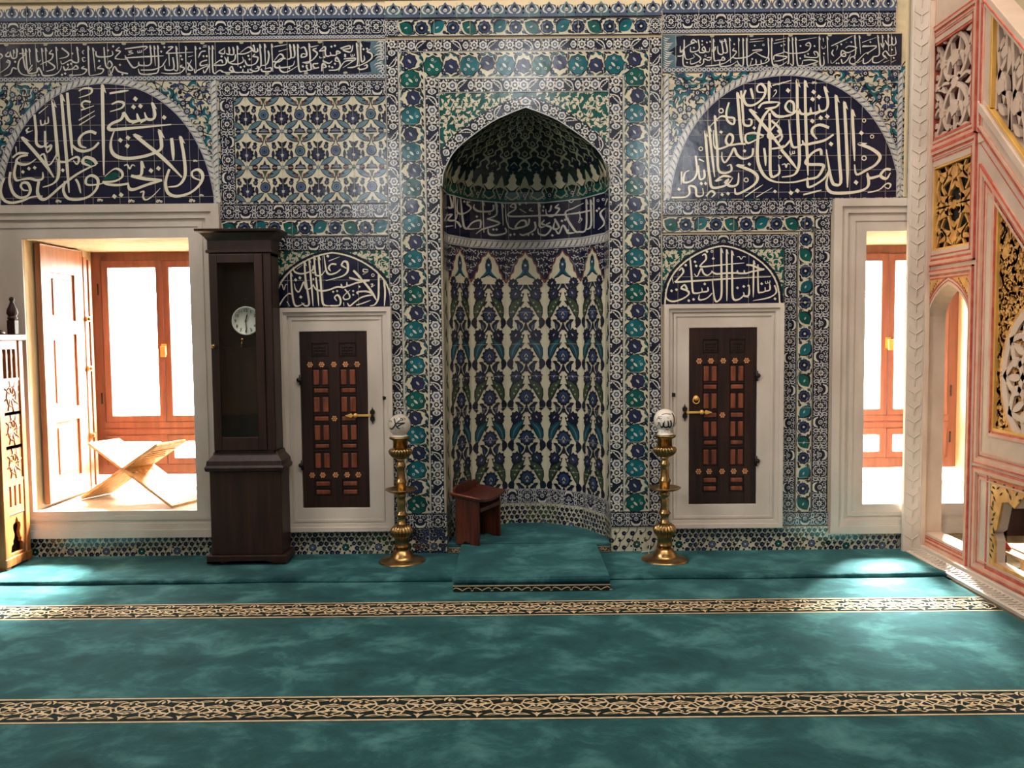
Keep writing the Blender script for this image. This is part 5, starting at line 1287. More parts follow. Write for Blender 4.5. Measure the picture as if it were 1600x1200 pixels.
# ------------------------------------------------------------------ wooden stool inside the niche
E1 = Vector((.904, -.427, 0)); E2 = Vector((.427, .904, 0))
st_ = thing('folding_stool', (-.411, -.026, .085), 'small reddish wooden stool standing in the left corner of the niche', 'stool')
def sboard(name, y0, tops, foot=True):
    m_ = MB(); w = .185
    pts = [(0, 0), (.055, 0), (.07, .02), (.105, .022), (.12, 0), (w, 0), (w, tops[1]), (0, tops[0])]
    def P(u, d, z): return E1 * u + E2 * d + Vector((0, 0, z))
    n = len(pts); vs = [P(u, y0, z) for u, z in pts] + [P(u, y0 + .022, z) for u, z in pts]
    m_.add(vs, [tuple(range(n)), tuple(range(2 * n - 1, n - 1, -1))] + [(i, i + n, (i + 1) % n + n, (i + 1) % n) for i in range(n)], 'stool_wood'); return m_.build(name, st_, .004)
sboard('side_board', 0, (.345, .318)); sboard('side_board', .335, (.345, .318))
m_ = MB(); vs = []; nn = 12
for i in range(nn + 1):
    t = i / nn; d = -.03 + .42 * t; dip = .052 * math.sin(math.pi * t)
    for u, q in ((-.025, .03), (.21, 0)):
        for h in (0, .018): vs.append(E1 * u + E2 * d + Vector((0, 0, .322 + q + h - dip * .5 + (.03 * (t - .5)) ** 2)))
fs = []
for i in range(nn):
    a = i * 4; b = a + 4; fs += [(a, a + 2, b + 2, b), (a + 1, b + 1, b + 3, a + 3), (a, b, b + 1, a + 1), (a + 2, a + 3, b + 3, b + 2)]
fs += [(0, 1, 3, 2), (nn * 4, nn * 4 + 2, nn * 4 + 3, nn * 4 + 1)]
m_.add(vs, fs, 'stool_wood'); m_.build('seat', st_, .003)
m_ = MB(); vs = [E1 * u + E2 * d + Vector((0, 0, z)) for u in (.17, .19) for d in (.022, .335) for z in (.235, .265)]
m_.add(vs, [(0, 1, 3, 2), (4, 6, 7, 5), (0, 4, 5, 1), (2, 3, 7, 6), (0, 2, 6, 4), (1, 5, 7, 3)], 'stool_wood'); m_.build('stretcher', st_, .003)
for d0, s in ((-.03, 1),):
    m_ = MB(); m_.tube([E1 * -.028 + E2 * -.03 + Vector((0, 0, .37)), E1 * .212 + E2 * -.03 + Vector((0, 0, .34))], .007, 'inlay_wood'); m_.build('edge_strip', st_)
m_ = MB(); vs = []
for i in range(9):
    t = i / 8; zt = .392 + .022 * math.sin(math.pi * t) + (.010 if i % 2 else 0)
    for h in (.34, zt):
        for q in (0, .016): vs.append(E1 * (-.03 + q) + E2 * (.02 + .36 * t) + Vector((0, 0, h)))
fs = []
for i in range(8):
    a = i * 4; b = a + 4; fs += [(a, b, b + 2, a + 2), (a + 1, a + 3, b + 3, b + 1), (a + 2, b + 2, b + 3, a + 3), (a, a + 1, b + 1, b)]
fs += [(0, 2, 3, 1), (32, 33, 35, 34)]
m_.add(vs, fs, 'stool_wood'); m_.build('back_rail', st_, .002)

# ------------------------------------------------------------------ folding bookrest in the left window
br = thing('folding_bookrest', (-2.82, .32, WZ0), 'pale carved x shaped folding bookrest standing on the left window sill', 'bookrest', None, -.42)
Y0, Y1 = -.11, .17
def board(name, foot, top, side):
    f, t = Vector(foot), Vector(top); d = (t - f).normalized(); n = Vector((-d.y, d.x)) * .011
    L_ = (t - f).length; m_ = MB()
    def piece(a, b, y0, y1):
        p, q = f + d * a, f + d * b
        m_.prism([(p.x - n.x, p.y - n.y), (q.x - n.x, q.y - n.y), (q.x + n.x, q.y + n.y), (p.x + n.x, p.y + n.y)], y0, y1, 'pale_wood')
    piece(.0, L_, Y0, Y1)
    o = m_.build(name, br, .003)
    q0 = f + d * (L_ * .5)
    for i in range(3):
        y = Y0 + .05 + i * .09; k = MB(); k.tube([(q0.x, y - .02, q0.y), (q0.x, y + .02, q0.y)], .016, 'pale_wood', 10); k.build('knuckle', o)
    k = MB()
    for i in range(7):
        c = f + d * (L_ * (.62 + .045 * i)) + Vector((n.x, n.y)) * 1.12 * side
        k.tube([(c.x, Y0 + .02, c.y), (c.x, Y1 - .03 * (1 + i % 3), c.y)], .004, 'pale_wood', 6)
    k.build('carving', o); return o
board('leaf', (-.46, .012), (.335, .455), -1); board('leaf', (.46, .012), (-.36, .432), 1)

# ------------------------------------------------------------------ shutter folded back in the left window
sh = thing('wooden_shutter', (-3.385, .10, 0), 'reddish wooden shutter folded open against the left side of the bookrest window', 'shutter')
m_ = MB(); z0, z1 = .375, 2.245
slab(m_, rect_pts(0, .60, z0, z1), [rect_pts(.13, .47, 1.70, 2.05), rect_pts(.13, .47, 1.05, 1.60), rect_pts(.13, .47, .52, .95)], .0, .034, 'shutter_wood', 'x'); m_.build('frame', sh, .004)
for a, b in ((1.69, 2.06), (1.04, 1.61), (.51, .96)):
    m_ = MB(); m_.box(.006, .02, .12, .48, a, b, 'shutter_wood'); m_.box(.012, .028, .17, .43, a + .05, b - .05, 'shutter_wood'); m_.build('panel', sh, .006)
m_ = MB(); m_.box(-.004, .04, .605, .66, z0 + .02, z1 - .04, 'shutter_wood'); m_.box(.0, .05, .665, .70, z0 + .02, z1 - .06, 'shutter_wood'); m_.build('folded_leaf', sh, .004)
for z in (1.72, 1.33, .80):
    m_ = MB(); m_.box(.04, .055, .60, .68, z - .02, z + .02, 'brass'); m_.sphere((.06, .63, z), .014, 'brass', 10, 6); m_.build('catch', sh)

# ------------------------------------------------------------------ carved wooden preacher's seat at the far left
kp = thing('preacher_seat', (-3.70, -.225, 0), 'carved wooden preaching seat with slotted side panels at the far left edge', 'preaching seat')
SX = .300                                  # its right-hand face, local x
def side(mb, y0, y1, z0, z1, k='pulpit_wood', d=.03, x=SX): mb.box(x - d, x, y0, y1, z0, z1, k)
ya, yb = -.150, .150
for n_, a, b in (('post', ya, ya + .06), ('post', yb - .05, yb)):
    for xx in (SX, -SX + .05):
        m_ = MB(); m_.box(xx - .055, xx, a, b, .014, 1.56, 'pulpit_wood'); m_.build(n_, kp, .005)
m_ = MB()
slots = [rect_pts(ya + .075 + i * .055, ya + .075 + i * .055 + .034, 1.29, 1.50) for i in range(3)]
slab(m_, rect_pts(ya + .06, yb - .05, 1.25, 1.56), slots, SX - .035, SX - .008, 'pulpit_wood', 'x'); m_.build('slotted_panel', kp, .003)
m_ = MB()
y0, y1 = ya + .06, yb - .05; yc = (y0 + y1) / 2
for zz in (.72, .95, 1.18):
    for i in range(8):
        a = i * math.pi / 4
        m_.tube([(SX - .009, yc + .02 * math.cos(a), zz + .025 * math.sin(a)), (SX - .009, yc + .085 * math.cos(a + .25), zz + .11 * math.sin(a + .25))], .0045, 'pulpit_wood', 5)
        m_.tube([(SX - .009, yc + .055 * math.cos(a), zz + .07 * math.sin(a)), (SX - .009, yc + .055 * math.cos(a + .785), zz + .07 * math.sin(a + .785))], .0045, 'pulpit_wood', 5)
    m_.box(SX - .03, SX - .004, y0, y1, zz + .105, zz + .125, 'pulpit_wood'); m_.box(SX - .03, SX - .004, y0, y1, zz - .125, zz - .105, 'pulpit_wood')
m_.box(SX - .03, SX - .010, y0, y1, .60, 1.26, 'pulpit_wood'); m_.build('star_lattice', kp)
m_ = MB(); slab(m_, rect_pts(y0, y1, .38, .60), [rect_pts(y0 + .02 + i * .055, y0 + .04 + i * .055, .43, .57) for i in range(3)], SX - .035, SX - .006, 'pulpit_wood', 'x'); m_.build('slotted_panel', kp, .003)
m_ = MB(); V = [(.075, .0), (.068, .05), (.045, .065), (.05, .085), (.036, .10), (.03, .13), (.045, .17), (.04, .195), (.016, .205), (.012, .225), (0, .245)]
cut = [(yc + a, .11 + z) for a, z in V] + [(yc - a, .11 + z) for a, z in V[::-1][1:]]
slab(m_, rect_pts(y0, y1, .085, .38), [cut], SX - .035, SX - .010, 'pulpit_wood', 'x'); m_.build('ogee_panel', kp, .003)
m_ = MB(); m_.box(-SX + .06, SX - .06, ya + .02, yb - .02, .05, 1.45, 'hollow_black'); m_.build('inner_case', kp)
m_ = MB(); m_.box(SX - .05, SX + .006, ya - .004, yb + .004, .03, .09, 'pulpit_wood'); m_.box(-SX, SX, ya, ya + .03, .03, .09, 'pulpit_wood'); m_.build('bottom_rail', kp, .006)
m_ = MB(); m_.box(-SX - .02, SX + .02, ya - .02, yb + .02, 1.56, 1.60, 'pulpit_wood'); m_.build('top_board', kp, .006)
m_ = MB(); m_.box(SX - .06, SX - .005, .075, .125, 1.60, 1.70, 'dark_oak'); m_.lathe([(.028, 1.70), (.034, 1.715), (.026, 1.725), (.037, 1.745), (.034, 1.77), (.020, 1.80), (.012, 1.825), (.018, 1.84), (.014, 1.855), (.002, 1.86)], 'dark_oak', (SX - .032, .10, 0), 20); m_.build('turned_finial', kp, .004)
m_ = MB(); m_.box(-SX + .02, SX - .02, ya + .03, yb - .03, 1.44, 1.47, 'pulpit_wood'); m_.build('seat_board', kp)
lp = thing('gooseneck_lamp', (-3.445, -.30, 1.602), 'small black gooseneck microphone base on top of the carved preaching seat', 'microphone')
m_ = MB(); m_.lathe([(.052, 0), (.055, .012), (.04, .026), (.016, .034)], 'black_plastic', n=24); m_.build('base', lp)
m_ = MB(); m_.tube(crom([(0, 0, .03), (.0, 0, .08), (-.006, 0, .13), (-.03, 0, .18), (-.085, 0, .21), (-.14, 0, .20)], 6), [.012] * 5 + [.008] * 26, 'black_plastic'); m_.build('gooseneck', lp)
m_ = MB(); m_.tube([(-.14, 0, .20), (-.20, 0, .19)], [.012, .015], 'black_plastic'); m_.build('microphone_head', lp)
# ------------------------------------------------------------------ the marble pulpit stair: its side stands on the plane x = MX, drawn in (y, z)
MX, TH = 2.90, .12
mn = thing('pulpit_stair', (MX, -.66, 0), 'tall carved marble pulpit stair with red lines and gilded openwork at the right', 'pulpit stair')
def mpart(mb, name, bevel=0.0, parent=None):
    o = mb.build(name, parent or mn, bevel)
    if (parent or mn) is mn:
        for v in o.data.vertices: v.co.x -= MX; v.co.y += .66
    else:
        for v in o.data.vertices: v.co.x -= MX; v.co.y += .66
    return o
def redline(mb, pts, w=.012, proud=.0025, k='red_paint', closed=True):
    P = [Vector(p) for p in pts]; n = len(P)
    for i in range(n if closed else n - 1):
        a, b = P[i], P[(i + 1) % n]; d = (b - a).normalized(); q = Vector((-d.y, d.x)) * w / 2; e = d * w / 2
        a2, b2 = a - e, b + e
        mb.prism([tuple(a2 - q), tuple(b2 - q), tuple(b2 + q), tuple(a2 + q)], MX - proud, MX + .002, k, 'x')
def inset(pts, t):
    c = len(pts); P = [Vector(p) for p in pts]; out = []
    for i in range(c):
        a, b, d = P[i - 1], P[i], P[(i + 1) % c]
        u, v = (b - a).normalized(), (d - b).normalized(); n1, n2 = Vector((-u.y, u.x)), Vector((-v.y, v.x))
        m_ = (n1 + n2); m_ = m_ / max(m_.dot(n1), .2); out.append(tuple(b + m_ * t))
    return out
def ccw(pts):
    s = sum(a[0] * b[1] - b[0] * a[1] for a, b in zip(pts, pts[1:] + pts[:1])); return pts if s > 0 else pts[::-1]
class Fret:                                # openwork carved from a slab: thick ribbons
    def __init__(s, x0, x1, k): s.mb = MB(); s.x0, s.x1, s.k = x0, x1, k
    def rib(s, pts, w, n=5, k=None, dx=0.0):
        p = crom(pts, n); A = []; B = []
        for i in range(len(p)):
            q0, q1 = p[max(i - 1, 0)], p[min(i + 1, len(p) - 1)]; dx_, dz = q1[0] - q0[0], q1[1] - q0[1]; l = math.hypot(dx_, dz) or 1e-9
            A.append((p[i][0] - dz / l * w / 2, p[i][1] + dx_ / l * w / 2)); B.append((p[i][0] + dz / l * w / 2, p[i][1] - dx_ / l * w / 2))
        m = len(p); vs = []
        for x in (s.x0 - dx, s.x1): vs += [(x, u, v) for u, v in A] + [(x, u, v) for u, v in B]
        fs = []
        for i in range(m - 1): fs += [(i, i + 1, m + i + 1, m + i), (2 * m + i, 3 * m + i, 3 * m + i + 1, 2 * m + i + 1), (i, 2 * m + i, 2 * m + i + 1, i + 1), (m + i, m + i + 1, 3 * m + i + 1, 3 * m + i)]
        fs += [(0, m, 3 * m, 2 * m), (m - 1, 3 * m - 1, 4 * m - 1, 2 * m - 1)]
        s.mb.add(vs, fs, k or s.k)
    def leaf(s, a, b, w, bend=0.0, n=6, dx=0.0):
        d = Vector(b) - Vector(a); P = []; Q = []
        for i in range(n + 1):
            t = i / n; h = w * .38 * math.sin(math.pi * t) ** .8 if 0 < t < 1 else .002; c = bend * math.sin(math.pi * t)
            x, z = a[0] + d.x * t - d.y * c, a[1] + d.y * t + d.x * c; l = d.length
            P.append((x - d.y / l * h, z + d.x / l * h)); Q.append((x + d.y / l * h, z - d.x / l * h))
        s.mb.prism(P + Q[::-1], s.x0 - dx, s.x1, s.k, 'x')
    def disc(s, c, r, n=10, dx=0.0, lob=0.0):
        s.mb.prism([(c[0] + r * (1 + lob * math.cos(5 * a)) * math.cos(a), c[1] + r * (1 + lob * math.cos(5 * a)) * math.sin(a)) for a in [2 * math.pi * i / (n * 2) for i in range(n * 2)]], s.x0 - dx, s.x1, s.k, 'x')
def pt_in(p, poly):
    r = False
    for (a, b), (c, d) in zip(poly, poly[1:] + poly[:1]):
        if (b > p[1]) != (d > p[1]) and p[0] < (c - a) * (p[1] - b) / (d - b) + a: r = not r
    return r
def scrolls(fr, poly, st, w, seed, mirror=None):
    """winding stems with leaves that fill an opening"""
    rg = random.Random(seed); ys = [p[0] for p in poly]; zs = [p[1] for p in poly]
    mid = (min(ys) + max(ys)) / 2; z = min(zs) + st * .2; row = 0
    while z < max(zs):
        y = min(ys) + st * (.5 if row % 2 else .05)
        while y < max(ys) + st * .2:
            if mirror and y > mid + .001: y += st; continue
            t = rg.uniform(0, 6.28)
            for sg in ((1, -1) if mirror else (1,)):
                def Q(u, v): return ((y + u) if sg > 0 else (2 * mid - y - u), z + v)
                curl = [Q(st * .62 * q * math.cos(t + 3.6 * q), st * .62 * q * math.sin(t + 3.6 * q)) for q in (1.15, .95, .75, .55, .35)]
                if all(pt_in(c, poly) for c in (curl[0], curl[2], curl[-1])): fr.rib(curl, w, 3)
                for q in (0.3, 2.2, 4.3):
                    a, b = Q(st * .15 * math.cos(t + q), st * .15 * math.sin(t + q)), Q(st * .68 * math.cos(t + q + .5), st * .68 * math.sin(t + q + .5))
                    if pt_in(a, poly) and pt_in(b, poly): fr.leaf(a, b, w * 1.7, rg.choice((-.25, .25)))
                if pt_in(Q(0, 0), poly): fr.disc(Q(0, 0), w * 1.0, 6)
            y += st
        z += st * .72; row += 1
# --- gate bay: three stacked fields from the wall forward
G0, G1 = -.02, -.665
P1 = rect_pts(-.590, -.045, 2.865, 3.515); P2 = rect_pts(-.606, -.092, 2.113, 2.680)
def gate_arch(half, spring, apex, z0, cy=-.325):
    h = apex - spring; c = [(1, 0), (.985, .18), (.93, .36), (.82, .53), (.64, .70), (.42, .84), (.2, .94), (0, 1)]
    return [(cy - half, z0)] + [(cy - half * a, spring + h * b) for a, b in c] + [(cy + half * a, spring + h * b) for a, b in c[::-1][1:]] + [(cy + half, z0)]
ARCHO = gate_arch(.262, 1.62, 1.875, .150)
mb = MB(); slab(mb, rect_pts(G1, G0, .0, 3.80), [P1, P2, ARCHO], MX, MX + TH, 'minbar_marble', 'x'); mpart(mb, 'gate_wall', .003)
mb = MB()                               # mouldings round the fields, then the red lines
def moulding(mb, pts, t0, t1, proud, k='pink_paint'):
    pts = ccw(pts); a, b = inset(pts, t0), inset(pts, t1); n = len(pts)
    for i in range(n):
        j = (i + 1) % n; mb.prism([a[i], a[j], b[j], b[i]], MX - proud, MX + .001, k, 'x')
OUT1, OUT2, OUT3 = rect_pts(G1 + .04, G0 + .02, 2.800, 3.620), rect_pts(G1 + .02, G0 + .02, 2.015, 2.790), rect_pts(G1 + .03, G0 - .0, .055, 1.975)
for o_ in (OUT1, OUT2, OUT3): moulding(mb, o_, 0, .026, .012); moulding(mb, o_, .040, .052, .006)
mpart(mb, 'field_moulding', .003)
mb = MB()
for o_ in (OUT1, OUT2): redline(mb, o_, .010, .014); redline(mb, inset(ccw(o_), .034), .013, .003); redline(mb, inset(ccw(o_), .066), .008, .003)
redline(mb, OUT3, .010, .014); redline(mb, inset(ccw(OUT3), .036), .010, .003); redline(mb, [(p[0], p[1]) for p in gate_arch(.30, 1.62, 1.925, .115)], .012, .003); redline(mb, gate_arch(.283, 1.62, 1.90, .13), .006, .003)
mpart(mb, 'red_line_work')
fr = Fret(MX + .018, MX + .045, 'minbar_marble')        # upper openwork
yc = -.3175
for s in (-1, 1):
    for k in range(2):
        z = 2.865 + k * .325
        fr.rib([(yc, z), (yc + s * .10, z + .06), (yc + s * .15, z + .16), (yc + s * .10, z + .26), (yc, z + .325)], .030)
        fr.rib([(yc + s * .272, z), (yc + s * .20, z + .07), (yc + s * .17, z + .16), (yc + s * .20, z + .25), (yc + s * .272, z + .325)], .026)
        fr.rib([(yc + s * .15, z + .16), (yc + s * .21, z + .20), (yc + s * .26, z + .16)], .022)
        fr.leaf((yc + s * .02, z + .20), (yc + s * .10, z + .08), .05, .2 * s); fr.leaf((yc + s * .13, z + .29), (yc + s * .22, z + .33), .045, .2); fr.leaf((yc + s * .06, z + .28), (yc + s * .03, z + .10), .03)
        fr.leaf((yc + s * .20, z + .09), (yc + s * .262, z + .10), .05); fr.leaf((yc + s * .20, z + .26), (yc + s * .262, z + .22), .045); fr.disc((yc + s * .235, z + .03), .028, 6, .004, .15)
        fr.rib([(yc + s * .03, z + .05), (yc + s * .07, z + .02), (yc + s * .14, z + .03), (yc + s * .19, z + .005)], .02)
for k in range(2):
    z = 2.865 + k * .325; fr.disc((yc, z + .165), .05, 10, .006, .12); fr.disc((yc, z + .325), .035, 8, .004, .1); fr.rib([(yc, z + .0), (yc, z + .12)], .02)
    for s in (-1, 1): fr.disc((yc + s * .155, z + .16), .033, 8, .004, .12)
mpart(fr.mb, 'openwork_panel')
mb = MB(); ring_frame(mb, -.590, -.045, 2.865, 3.515, .016, MX + .004, MX + .05, 'red_paint', 'x'); mpart(mb, 'openwork_edge')
fr = Fret(MX + .018, MX + .034, 'gilding'); yc = -.349
for s in (-1, 1):
    for k, f in ((0, 1), (1, -1)):
        zc = 2.3965; Z = lambda t: zc - f * t
        fr.rib([(yc, Z(.0)), (yc + s * .09, Z(.03)), (yc + s * .05, Z(.13)), (yc + s * .02, Z(.20)), (yc, Z(.28))], .020)
        fr.rib([(yc + s * .245, Z(.0)), (yc + s * .20, Z(.05)), (yc + s * .235, Z(.12)), (yc + s * .21, Z(.2)), (yc + s * .25, Z(.275))], .022)
        fr.leaf((yc + s * .05, Z(.06)), (yc + s * .20, Z(.08)), .06, .15 * s * f); fr.leaf((yc + s * .04, Z(.17)), (yc + s * .16, Z(.14)), .055, -.2 * s * f); fr.leaf((yc + s * .14, Z(.15)), (yc + s * .235, Z(.2)), .05, .2 * s)
        fr.leaf((yc + s * .03, Z(.26)), (yc + s * .2, Z(.235)), .05, .2 * s * f); fr.rib([(yc + s * .13, Z(.08)), (yc + s * .17, Z(.14)), (yc + s * .10, Z(.20)), (yc + s * .13, Z(.27))], .017); fr.disc((yc + s * .10, Z(.03)), .026, 6)
        fr.leaf((yc + s * .15, Z(.01)), (yc + s * .245, Z(.04)), .04)
        fr.leaf((yc, Z(.15)), (yc + s * .05, Z(.10)), .035)
fr.disc((yc, 2.3965), .03, 8, .004, .1)
for f in (-1, 1): fr.disc((yc, 2.3965 + f * .21), .042, 8, .004, .15)
mpart(fr.mb, 'gilded_openwork')
mb = MB(); ring_frame(mb, -.606, -.092, 2.113, 2.680, .014, MX + .003, MX + .04, 'gilt_edge', 'x'); mpart(mb, 'gilded_edge')
for s in (-1, 1):                         # gilded corners over the gate arch
    a = gate_arch(.30, 1.62, 1.925, .115); half = [p for p in a if (p[0] + .325) * s >= -.001 and p[1] > 1.6]; half.sort(key=lambda p: p[1])
    c = [(-.325 + s * .300, 1.66)] + [(-.325 + s * .300, 1.918), (-.325 + s * .03, 1.918)] + [(p[0] + s * .004, p[1]) for p in half[::-1][1:]][:-1]
    mb = MB(); mb.prism(c, MX - .003, MX + .001, 'gilding', 'x')
    for i in range(9):
        y, z = -.325 + s * (.14 + .017 * i), 1.90 - .016 * i; mb.prism([(y - .006, z - .004 - .01 * (i % 2)), (y + .007, z + .002), (y + .001, z + .010)], MX - .0045, MX - .002, 'hollow_dark', 'x')
        if i > 3: mb.prism([(y + s * .03 - .005, z + .05), (y + s * .03 + .006, z + .055), (y + s * .03, z + .066)], MX - .0045, MX - .002, 'hollow_dark', 'x')
    redline(mb, c, .008, .004); mpart(mb, 'gilded_corner')
# carved edge board against the wall and the carved plinth
mb = MB(); mb.box(2.745, 2.868, -.078, -.048, .0, 3.98, 'marble')
for i in range(37):
    z = .10 + i * .103; c = 2.806
    mb.tube([(c - .046, -.079, z + .030), (c, -.081, z), (c + .046, -.079, z + .030)], .0042, 'marble', 5); mb.tube([(c, -.081, z), (c, -.081, z - .05)], .004, 'marble', 5)
    for q in (-1, 1): mb.tube([(c + q * .046, -.079, z + .030), (c + q * .046, -.079, z + .068)], .0035, 'marble', 5)
mpart(mb, 'carved_edge_board', .003)
mb = MB(); mb.box(2.868, MX, -.085, -.048, .0, 3.8, 'minbar_marble'); mpart(mb, 'edge_strip', .004)
mb = MB(); PLN = -2.75
mb.prism([(2.765, .0), (2.765, .022), (2.865, .035), (2.865, .06), (MX + TH, .06), (MX + TH, .0)], PLN, -.08, 'marble', 'y')
for i in range(64):
    y = -.07 - i * .042
    mb.tube([(2.785, y, .028), (2.85, y - .021, .037)], .005, 'marble', 5); mb.tube([(2.85, y - .021, .037), (2.785, y - .042, .028)], .005, 'marble', 5)
mpart(mb, 'carved_plinth', .004)
mb = MB(); mb.box(2.868, MX + .001, PLN, .0, .035, .062, 'minbar_marble'); mpart(mb, 'plinth_step', .004)
# --- stair side
S0, S1 = -.665, -2.60
STR = [(S0, .0), (S1, .0), (S1, .85), (S0, 2.796)]                     # under the sloping string
TRI = [(-.866, .958), (-2.27, .958), (-.866, 2.378)]
LOW = rect_pts(-1.62, -.880, .130, .672)
LA = [(-1.56, .165), (-1.56, .30), (-1.585, .345), (-1.545, .37), (-1.50, .54), (-1.42, .56), (-1.37, .535), (-1.24, .65), (-1.12, .535), (-1.06, .56), (-.995, .545), (-.945, .37), (-.905, .345), (-.93, .30), (-.93, .165)]
mb = MB(); slab(mb, ccw([(S0, .0), (S1, .0), (S1, .86), (S0, 2.80)]), [ccw(TRI), ccw([(-1.63, .135), (-.875, .135), (-.875, .68), (-1.63, .68)])], MX, MX + .07, 'minbar_marble', 'x'); mpart(mb, 'stair_wall', .003)
mb = MB()
f1 = ccw([(-.695, .745), (-2.50, .745), (-2.50, .78), (-.695, 2.585)])
moulding(mb, f1, 0, .03, .012); moulding(mb, f1, .060, .075, .006); moulding(mb, ccw(TRI), -.034, -.012, .008)
f2 = ccw([(-.695, .075), (-1.72, .075), (-1.72, .715), (-.695, .715)])
moulding(mb, f2, 0, .03, .012); moulding(mb, f2, .062, .072, .006)
mpart(mb, 'stair_moulding', .003)
mb = MB(); redline(mb, f1, .010, .014); redline(mb, inset(f1, .046), .010, .003); redline(mb, f2, .012, .014); redline(mb, inset(f2, .048), .012, .003); redline(mb, rect_pts(-1.66, -.846, .108, .700), .014, .004); redline(mb, inset(ccw(TRI), -.008), .018, .004); mpart(mb, 'red_line_work')
# sloping string and balustrade
def slope_strip(mb, c0, c1, y0, y1, xa, xb, k): mb.prism(ccw([(y0, y0 + c0), (y1, y1 + c0), (y1, y1 + c1), (y0, y0 + c1)]), xa, xb, k, 'x')
mb = MB(); slope_strip(mb, 3.455, 3.690, S0, S1, MX - .012, MX + TH, 'minbar_marble'); slope_strip(mb, 3.50, 3.53, S0 - .01, S1, MX - .024, MX, 'pink_paint'); slope_strip(mb, 3.60, 3.66, S0 - .02, S1, MX - .03, MX, 'minbar_marble'); mpart(mb, 'sloping_string', .004)
mb = MB(); slope_strip(mb, 3.468, 3.484, S0, S1, MX - .016, MX, 'red_paint'); slope_strip(mb, 3.395, 3.403, S0, S1, MX - .003, MX, 'red_paint'); mpart(mb, 'red_line_work')
mb = MB(); slope_strip(mb, 3.672, 3.695, S0 - .10, S1, MX - .016, MX + .02, 'gilt_edge'); mb.box(MX - .014, MX + .02, -.805, -.785, 2.90, 3.49, 'gilt_edge'); slope_strip(mb, 4.235, 4.25, -.80, S1, MX - .012, MX + .02, 'gilt_edge'); mpart(mb, 'gilded_edge', .003)
mb = MB(); slope_strip(mb, 4.245, 4.33, -.665, S1, MX - .02, MX + TH, 'minbar_marble'); slope_strip(mb, 4.27, 4.285, -.665, S1, MX - .026, MX, 'red_paint'); mpart(mb, 'handrail', .004)
mb = MB(); mb.box(MX - .0095, MX + TH, -.790, -.662, 2.72, 3.95, 'minbar_marble'); mb.box(MX - .02, MX, -.72, -.69, 2.78, 3.9, 'pink_paint'); mpart(mb, 'newel', .004)
mb = MB(); mb.box(MX - .0235, MX - .012, -.712, -.700, 2.78, 3.9, 'red_paint'); mb.box(MX - .0145, MX - .01, -.682, -.676, 2.78, 3.9, 'red_paint'); mpart(mb, 'red_line_work')
fr = Fret(MX + .015, MX + .042, 'minbar_marble')
BAL = ccw([(-.800, -.800 + 3.69), (-1.75, -1.75 + 3.69), (-1.75, -1.75 + 4.24), (-.800, -.800 + 4.24)])
for i in range(6):
    y = -.80 - .16 * i
    fr.rib([(y, y + 3.69), (y - .02, y + 3.86), (y - .09, y + 3.95), (y - .10, y + 4.08), (y - .06, y + 4.19)], .030); fr.rib([(y - .16, y + 3.53), (y - .13, y + 3.73), (y - .05, y + 3.80), (y - .03, y + 3.96), (y, y + 4.24)], .028)
    fr.leaf((y - .09, y + 3.70), (y - .04, y + 3.92), .075, .1); fr.leaf((y - .12, y + 3.86), (y - .13, y + 4.02), .06, .1); fr.disc((y - .06, y + 3.81), .045, 8, .005, .15); fr.disc((y - .095, y + 4.0), .035, 7, .005, .12)
    fr.leaf((y - .02, y + 4.02), (y - .10, y + 4.10), .05); fr.leaf((y - .03, y + 3.72), (y - .10, y + 3.63), .05)
mpart(fr.mb, 'balustrade_openwork')
# gilded triangle with its marble medallion
fr = Fret(MX + .018, MX + .034, 'gilding'); MC, MR = (-1.412, 1.30), .465
tri_in = ccw([(-.870, .962), (-2.25, .962), (-.870, 2.360)])
scrolls(fr, tri_in, .088, .019, 5)
for z in (1.00, 1.2, 1.4, 1.6, 1.8, 2.0):
    fr.rib([(-.885, z), (-.93, z + .05), (-.895, z + .11), (-.935, z + .17), (-.89, z + .21)], .018)
fr.rib([(-.89, 2.27), (-.955, 2.17), (-.905, 2.07), (-.985, 1.97), (-.92, 1.87), (-1.0, 1.78)], .020); fr.rib([(-.98, 2.21), (-1.0, 2.10), (-1.06, 2.0), (-1.03, 1.90), (-1.12, 1.82)], .020); fr.disc((-.95, 2.02), .035, 7, .005, .15)
fr.rib([(MC[0] + MR * 1.03 * math.cos(a), MC[1] + MR * 1.03 * math.sin(a)) for a in [2 * math.pi * i / 48 for i in range(49)]], .022, 1, dx=.004)
mpart(fr.mb, 'gilded_openwork')
mb = MB(); n_ = ccw(TRI); a, b = n_, inset(n_, .020)
for i in range(3): mb.prism([a[i], a[(i + 1) % 3], b[(i + 1) % 3], b[i]], MX + .002, MX + .04, 'gilt_edge', 'x')
mpart(mb, 'gilded_edge')
fr = Fret(MX + .006, MX + .045, 'minbar_marble')
for r, w in ((.435, .05), (.16, .03)): fr.rib([(MC[0] + r * math.cos(a), MC[1] + r * math.sin(a)) for a in [2 * math.pi * i / 48 for i in range(49)]], w, 1)
for i in range(12):
    a = 2 * math.pi * i / 12; c, s = math.cos, math.sin
    P = lambda r, t: (MC[0] + r * c(a + t), MC[1] + r * s(a + t))
    fr.rib([P(.14, -.3), P(.24, -.05), P(.30, .3), P(.36, .20), P(.43, -.02)], .034); fr.rib([P(.14, .3), P(.24, .05), P(.30, -.3), P(.36, -.20), P(.43, .02)], .034)
    fr.leaf(P(.26, -.02), P(.40, -.02), .06); fr.disc(P(.33, .26), .03, 6, .004, .1); fr.leaf(P(.02, 0), P(.15, 0), .05)
mpart(fr.mb, 'marble_medallion')
